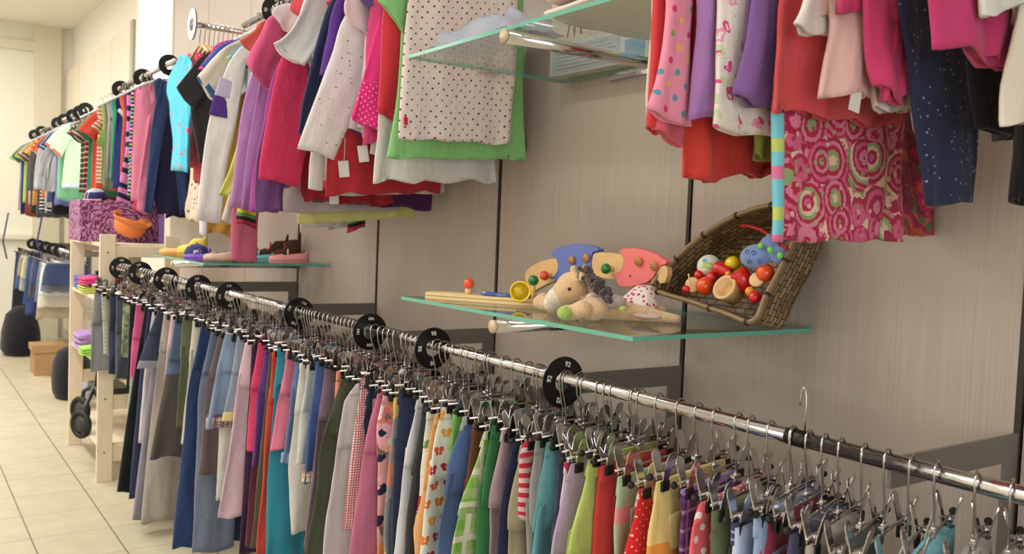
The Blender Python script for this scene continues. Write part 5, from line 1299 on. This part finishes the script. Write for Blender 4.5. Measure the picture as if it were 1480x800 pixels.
# shoes on the small shelf -------------------------------------------------------------------------
def shoe(label,X,Y,yaw,L,up,sole,h=.04,wd=.055,strap=None,boot=0,open_=.42,z=GS,cat='shoe',name='childs_shoe',lining=(60,40,36),group=None):
    e=empty(name,W(X,Y,z),label,cat,group)
    cs,sn=math.cos(yaw),math.sin(yaw)
    def T(s,t,zz): return Vector((X+cs*s-sn*t, -(Y+sn*s+cs*t), z+zz))      # s>0 towards the toe
    def wid(s): # s in -.5..0.5
        u=s+.5; return wd/2*(0.72+.28*math.sin(PI*min(1,u*1.1)))*(1-abs(2*u-1)**6)**.5*(1.12 if u>.6 else 1)
    m=MB(); out=[]
    N_=18
    for i in range(N_+1): s=-.5+i/N_; out.append((s,wid(s)))
    poly=[(s*L,t) for s,t in out]+[(s*L,-t) for s,t in out[::-1]]
    m.prism(poly,0,.007,lambda u,v,d:T(u,v,d)); m.build('sole',sole,e,bevel=.001)
    m=MB(); vs=[];fs=[];uv=[]; S=20
    for i in range(N_+1):
        s,t=out[i]; u=s+.5; hh=h*(.95 if u<.25 else .95-.45*min(1,(u-.25)/.6)); hh=max(.012,hh*(1-max(0,u-.9)*4)); 
        if boot:
                q_=min(1,max(0,(.66-u)/.3)); q_=q_*q_*(3-2*q_); hh=hh+(boot*(1-.12*u)-hh)*q_
        for k in range(S+1):
            a=PI*k/S; op=(u<.62 and u>.06)
            tt=t*math.cos(a)*1.0; zz=.006+hh*abs(math.sin(a))**.55
            if op and abs(math.cos(a))<.72: zz=.006+hh*.70                     # foot opening
            vs.append(T(s*L,tt*(1-.08*math.sin(a)),zz)); uv.append((s*L,a*.02))
    for i in range(N_):
        for k in range(S): fs.append((i*(S+1)+k,i*(S+1)+k+1,(i+1)*(S+1)+k+1,(i+1)*(S+1)+k))
    m.add(vs,fs,uv); o=m.build('upper',up,e); sd=o.modifiers.new('s','SOLIDIFY'); sd.thickness=.002
    if strap:
        m=MB(); hs=h*.85+.006
        m.tube([T(.02*L,-wd*.46,.012+hs*.5),T(.03*L,-wd*.25,hs+.006),T(.03*L,0,hs+.011),T(.03*L,wd*.25,hs+.006),T(.02*L,wd*.46,.012+hs*.5)],.0035,8); m.build('strap',strap,e)
    return e
pinkl=simple('pink_leather',(226,150,150),.5); tan=simple('tan_rubber',(176,140,110),.7)
y_=on_z((268,366),GS)
shoe('pink ballerina shoe with a crossed strap, nearest on the shoe shelf',3.70,1.41,-1.2,.165,pinkl,pinkl,h=.045,wd=.058,strap=simple('pale_pink_leather',(236,180,176),.5))
shoe('dark brown ankle boot with red tongue, at the wall on the shoe shelf',3.88,1.46,-1.2,.135,simple('brown_suede',(74,46,32),.9,noise=60),rubber,h=.07,wd=.07,boot=.12,strap=simple('red_lace',(170,40,34),.7))
shoe('second brown boot behind the pink ballerina',4.0,1.44,-1.2,.15,simple('brown_suede',(74,46,32),.9,noise=60),rubber,h=.07,wd=.07,boot=.11,strap=simple('red_lace',(170,40,34),.7))
shoe('violet sandal beside the blue cap on the shoe shelf',3.86,1.08,-1.1,.14,simple('violet_rubber',(120,76,190),.5),simple('violet_rubber',(120,76,190),.5),h=.03,strap=simple('violet_rubber',(120,76,190),.5))
shoe('second violet sandal lying behind the first',4.02,1.17,-1.1,.14,simple('violet_rubber2',(130,90,196),.5),simple('violet_rubber',(120,76,190),.5),h=.03,strap=simple('violet_rubber',(120,76,190),.5))
shoe('beige toe-capped shoe left of the hanging pink leggings',3.72,1.12,-1.0,.13,simple('beige_leather',(196,160,140),.6),simple('grey_sole',(110,108,106),.7),h=.045)
shoe('grey canvas shoe behind the hanging pink leggings',3.78,1.22,-1.0,.13,simple('grey_canvas',(112,108,106),.8),simple('grey_sole',(110,108,106),.7),h=.045)
shoe('yellow childs slipper at the far end of the shoe shelf',4.28,1.16,-1.0,.14,simple('yellow_felt',(232,206,90),.8),simple('peach_sole',(236,170,100),.7),h=.07,boot=.10)
shoe('peach slipper lying by the yellow one',4.34,1.09,-.9,.13,simple('peach_felt',(238,180,110),.8),simple('peach_sole',(236,170,100),.7),h=.035)
shoe('pale turquoise sandal between leggings and ballerina',3.84,1.33,-1.2,.12,simple('aqua_rubber',(110,200,206),.5),simple('aqua_rubber',(110,200,206),.5),h=.03,strap=simple('aqua_rubber',(110,200,206),.5))
m=MB(); c=W(3.95,1.33,GS+.035); m.ball(c,.04,18,(1.1,.8,.9)); o=m.build('bundled_socks',F((206,196,196),'speck',[(90,80,90)],.008,.4),loc=W(3.95,1.33,GS)); setp(o,'bundle of grey speckled baby socks behind the turquoise sandal','socks')
m=MB(); m.ball(W(4.12,1.36,GS+.045),.045,18,(1,.7,1)); o=m.build('folded_garment',F((230,190,60),'stripes',[(230,190,60),(90,180,140),(60,130,200)],.04),loc=W(4.12,1.36,GS)); setp(o,'small rolled piece with yellow, green and blue stripes','clothes')
def cap(label,X,Y,z,yaw,crown,brim,R=.07,badge=None,tilt=0,scale=1):
    e=empty('baseball_cap',W(X,Y,z),label,'cap'); Rz=Matrix.Rotation(yaw,3,'Z')@Matrix.Rotation(tilt,3,'Y')
    m=MB(); prof=[(R,0),(R*1.0,R*.25),(R*.93,R*.5),(R*.76,R*.78),(R*.45,R*.97),(R*.15,R*1.03),(.001,R*1.04)]
    m.lathe(prof,W(X,Y,z+.004),Rz,26); m.build('crown',crown,e)
    m=MB(); vs=[];fs=[];n=16
    for i in range(n+1):
        a=-1.1+2.2*i/n
        for k,(f1,dz) in enumerate(((.96,.004),(1.3,-.0),(1.72 if abs(a)<.9 else 1.5,-.006))):
            ext=1+(f1-1)*math.cos(a*.9)
            for tz in(0,.003): vs.append(Rz@Vector((R*ext*math.cos(a)*(1),R*min(ext,1.05)*math.sin(a),dz+tz+.008))+W(X,Y,z))
    for i in range(n):
        for k in range(2):
            b=i*6+k*2; c_=(i+1)*6+k*2; fs+= [(b,b+2,c_+2,c_),(b+1,c_+1,c_+3,b+3)]
        b=i*6; c_=(i+1)*6; fs.append((b+4,b+5,c_+5,c_+4))
    m.add(vs,fs); m.build('peak',brim,e)
    if badge: m=MB(); m.box(Rz@Vector((R*.93,0,R*.45))+W(X,Y,z),(.003,R*.6,R*.35),Rz); m.build('badge',badge,e)
    MB().ball(Rz@Vector((0,0,R*1.04))+W(X,Y,z+.004),.006,8).build('button',brim,e)
    return e
cap('navy blue cap with a white badge on the shoe shelf',4.05,1.12,GS,2.9,F((50,60,120)),F((70,80,150)),R=.055,badge=white_print)

# pine shelf unit with its contents -----------------------------------------------------------------
su=empty('shelf_unit',W(5.22,1.03,0),'pale pine shelf unit of posts and slats at the end of the rail','shelf unit')
X0,X1,Y0,Y1=4.80,5.66,.86,1.17; 
def zpx(px,X): return on_x(px,X).z
ztop=zpx((143,338),X0)
for X in(X0,X1):
    for Y in(Y0,Y1): 
        slab('post',X-.01,X+.012,Y-.005,Y+.068,0,ztop,pine,parent=su,bev=.002)
    for zc,hh in ((ztop-.085,.055),(.40,.075),(.14,.085),(.75,.05)): slab('side_slat',X-.004,X+.008,Y0+.063,Y1,zc-hh/2,zc+hh/2,pine,parent=su,bev=.002)
SZ=[.19,.60,.92,1.20]
for z in SZ: slab('shelf_board',X0+.012,X1-.01,Y0+.005,Y1+.06,z-.018,z,pine,parent=su,bev=.002)
for X in (X0-.0115,):
    for Y in(Y0+.03,Y1+.03):
        for z in (ztop-.09,.42,.15,.62): MB().tube([W(X,Y,z),W(X+.003,Y,z)],.005,8).build('screw',simple('brass',(150,110,60),.4,.7),su)
# purple patterned box on top
def damask():
    t=NT('purple_scroll_paper'); uv=t.uv((1,1,1),obj=True); n=t.n('ShaderNodeTexNoise'); t.link(uv,n.inputs['Vector']); n.inputs['Scale'].default_value=14; n.inputs['Detail'].default_value=1
    wv=t.n('ShaderNodeTexWave',wave_type='RINGS'); t.link(uv,wv.inputs['Vector']); wv.inputs['Scale'].default_value=13; wv.inputs['Distortion'].default_value=9; wv.inputs['Detail'].default_value=1; wv.inputs['Detail Scale'].default_value=3
    f=t.math('GREATER_THAN',wv.outputs['Fac'],.62); return t.out(t.mix(f,srgb(108,34,74),srgb(176,128,176)),.6)
pb=empty('storage_box',W(5.2,1.03,1.2),'purple cardboard box with lilac scroll pattern on the shelf unit','box'); dm=damask()
zbx=zpx((175,291),5.06)
slab('box_body',5.06,5.40,.805,1.205,1.2,zbx,dm,parent=pb,bev=.003)
slab('box_edge_tape',5.052,5.41,1.195,1.222,1.2,zbx,simple('lilac_tape',(176,140,220),.5),parent=pb,bev=.001)
cap('white and navy baby cap with pink peak on the purple box',5.17,.90,zbx,PI*.75,F((226,226,230),'gingham',[(40,44,96)],.09),F((236,150,160)),R=.058,tilt=.15)
# orange sun hat leaning on the front of the box
hc=on_x((190,318),4.99); e=empty('sun_hat',w(hc)-Vector((0,0,.07)),'orange cotton sun hat hanging upside down on the purple box','hat')
m=MB(); Mt=Matrix.Rotation(math.radians(196),3,'X')@Matrix.Rotation(math.radians(14),3,'Y'); R=.082
prof=[(.001,.075),(R*.5,.074),(R*.78,.066),(R*.92,.045),(R*.98,.018),(R*1.0,.004)]
m.lathe(prof,w(hc)+Vector((0,0,-.01)),Mt,28); m.build('crown',F((240,130,36)),e)
m=MB(); vs=[];fs=[];n=40
for i in range(n):
    a=2*PI*i/n
    for r,z in ((R*.99,.006),(R*1.1,-.006+.004*math.sin(3*a)),(R*1.22,-.022+.006*math.sin(3*a+1)),(R*1.19,-.025+.006*math.sin(3*a+1)),(R*.97,.0)):
        vs.append(Mt@Vector((r*math.cos(a),r*math.sin(a),z))+w(hc)+Vector((0,0,-.01)))
for i in range(n):
    for k in range(5): j=(i+1)%n; fs.append((i*5+k,i*5+(k+1)%5,j*5+(k+1)%5,j*5+k))
m.add(vs,fs); m.build('brim',F((240,130,36)),e)
# folded clothes on the boards
def folded(label,X,Y,z,c,sx=.12,sy=.1,h=.04,name='folded_garment',n=3):
    e=empty(name,W(X,Y,z),label,'clothes')
    for i in range(n):
        m=MB(); hh=h/n; zc=z+hh*(i+.5)+.002
        a=random.uniform(-.01,.01)
        loft(m,[(Vector((X-sx,Y-sy+a,zc)),Vector((X-sx,Y+sy,zc))),(Vector((X,Y-sy-.006,zc+.002)),Vector((X,Y+sy,zc))),(Vector((X+sx,Y-sy+.004,zc)),Vector((X+sx,Y+sy-a,zc)))],Vector((0,0,1)),hh*1.1,12,20,.002,seed=int(X*100)+i); m.build('fold',F(c),e)
    return e
for a in (('lime yellow folded garment, bottom of the pile on the second board',5.26,.93,.92,(206,226,60),.1,.09,.035),
          ('hot pink folded garment on the lime one',5.25,.93,.957,(236,40,130),.1,.09,.045),
          ('blue-violet folded garment left on the second board',5.50,.95,.92,(76,84,190),.12,.09,.07),
          ('dark folded garment at the far end of the second board',5.60,1.06,.92,(40,36,70),.06,.08,.10),
          ('lime green folded towel near the post on the third board',5.14,.92,.60,(160,220,70),.08,.09,.04),
          ('lilac folded garment on the third board',5.36,.93,.60,(180,130,200),.12,.09,.09),
          ('white folded cloth between lilac and lime on the third board',5.16,.99,.645,(220,220,226),.08,.08,.03),
          ('magenta folded garment behind the near side slats',5.02,1.14,.40-.21,(190,50,100),.1,.06,.14),
          ('purple dotted folded piece at the far end of third board',5.52,.98,.60,(90,40,110),.07,.08,.08)):
    folded(*a)
# buggy wheels on the bottom board
bg=empty('folded_buggy',W(5.28,.98,.19),'black folded buggy with two small front wheels on the lowest board','buggy')
def wheel(px,X,R):
    c=on_x(px,X); c.z=max(c.z,.19+R*.75); tw=Matrix.Rotation(.5,3,'Z')
    m=MB(); C_=w(c); pts=[C_+tw@Vector((R*math.cos(a)*.98,0,R*math.sin(a))) for a in [2*PI*i/26 for i in range(27)]]; m.tube(pts,R*.24,10,cap=False); t_=m.build('wheel',rubber,bg)
    m=MB(); m.lathe([(.001,-.012),(R*.72,-.01),(R*.74,0),(R*.72,.01),(.001,.012)],C_,tw@Matrix.Rotation(PI/2,3,'X'),20); hb_=m.build('wheel_hub',simple('dark_grey_plastic',(46,46,48),.4),t_); hb_.location=(0,0,0)
    return C_
c1=wheel((116,592),5.35,.062); c2=wheel((117,616),5.1,.062)
m=MB(); m.tube([c1,c1+Vector((.02,-.02,.10)),c1+Vector((-.1,-.06,.16)),c2+Vector((0,-.02,.09)),c2],.012,8); m.tube([c1+Vector((-.1,-.06,.16)),c1+Vector((-.08,-.08,.36))],.008,8); m.box(c1+Vector((-.12,-.12,.13)),(.3,.16,.05)); m.build('frame',simple('dark_grey_plastic',(46,46,48),.4),bg,bevel=.004)

# floor things beyond ----------------------------------------------------------------------------
q=on_z((80,580),0); o=MB(); rnd=random.Random(9)
o.lathe([(.001,0),(.13,0),(.16,.05),(.17,.16),(.155,.27),(.12,.34),(.06,.37),(.001,.375)],W(7.15,1.10,0),Matrix.Diagonal(Vector((1.1,.8,1))),22)
ob=o.build('cloth_bag',F((20,22,30)),loc=W(7.15,1.10,0)); setp(ob,'black sack standing on the floor under the far rail','bag')
cb=empty('cardboard_box',W(8.3,1.08,0),'brown cardboard box on the floor under the far rail','box'); cm=simple('cardboard',(170,134,92),.8,noise=8)
slab('carton',8.18,8.45,.98,1.22,0,.25,cm,parent=cb,bev=.002); slab('flap',8.17,8.18,.96,1.24,.19,.252,cm,parent=cb); slab('flap',8.18,8.45,.965,.98,.20,.252,cm,parent=cb)
o=MB(); o.ball(W(6.75,1.10,.13),.13,18,(1,.6,1)); ob=o.build('pillow',F((190,194,226)),loc=W(6.75,1.10,0)); setp(ob,'pale lavender cushion on the floor next to the black sack','cushion')
o=MB(); o.lathe([(.001,0),(.15,0),(.19,.06),(.18,.22),(.14,.38),(.06,.45),(.001,.455)],W(9.5,1.02,0),Matrix.Diagonal(Vector((1.2,.9,1))),18); ob=o.build('cloth_bag',F((26,24,34)),loc=W(9.5,1.02,0)); setp(ob,'dark bulky bag on the floor by the end wall','bag')
o=MB(); o.ball(W(10.3,.86,.62),.11,14,(1,1,.9)); 
for k,(px,yb) in enumerate(((12,374),(62,376))):
    p=on_x((px,322),9.9 if k==0 else 8.6); q=on_x((px-2,yb),9.9 if k==0 else 8.6)
    ob=MB().tube([w(p)+Vector((0,0,.1)),w((p+q)/2)+Vector((0,.04,0)),w(q)],.007,8).build('hanging_strap',F((52,66,130)),loc=w(p)); setp(ob,['blue strap hanging by the end wall at the far left','blue strap hanging beside the far low rail'][k],'strap')
# ------------------------------------------------------------------ camera, world, view
w_=bpy.data.worlds.new('world'); sc.world=w_; w_.use_nodes=True
w_.node_tree.nodes['Background'].inputs[0].default_value=(1,.97,.92,1); w_.node_tree.nodes['Background'].inputs[1].default_value=.3
cd=bpy.data.cameras.new('camera'); cam=bpy.data.objects.new('camera',cd); COL.objects.link(cam); sc.camera=cam
cd.sensor_width=22.3; cd.lens=FPX/1480*22.3; cd.sensor_fit='HORIZONTAL'; cd.clip_start=.05; cd.clip_end=60
M=Matrix(((XA.x,XA.y,XA.z),(-YA.x,-YA.y,-YA.z),(ZA.x,ZA.y,ZA.z))).to_4x4()
cam.matrix_world=Matrix.Translation((0,0,EYE))@M
cd.dof.use_dof=True; cd.dof.focus_distance=1.9; cd.dof.aperture_fstop=4.5
sc.view_settings.view_transform='Standard'; sc.view_settings.look='None'; sc.view_settings.exposure=0.0; sc.view_settings.gamma=1; sc.view_settings.use_curve_mapping=False
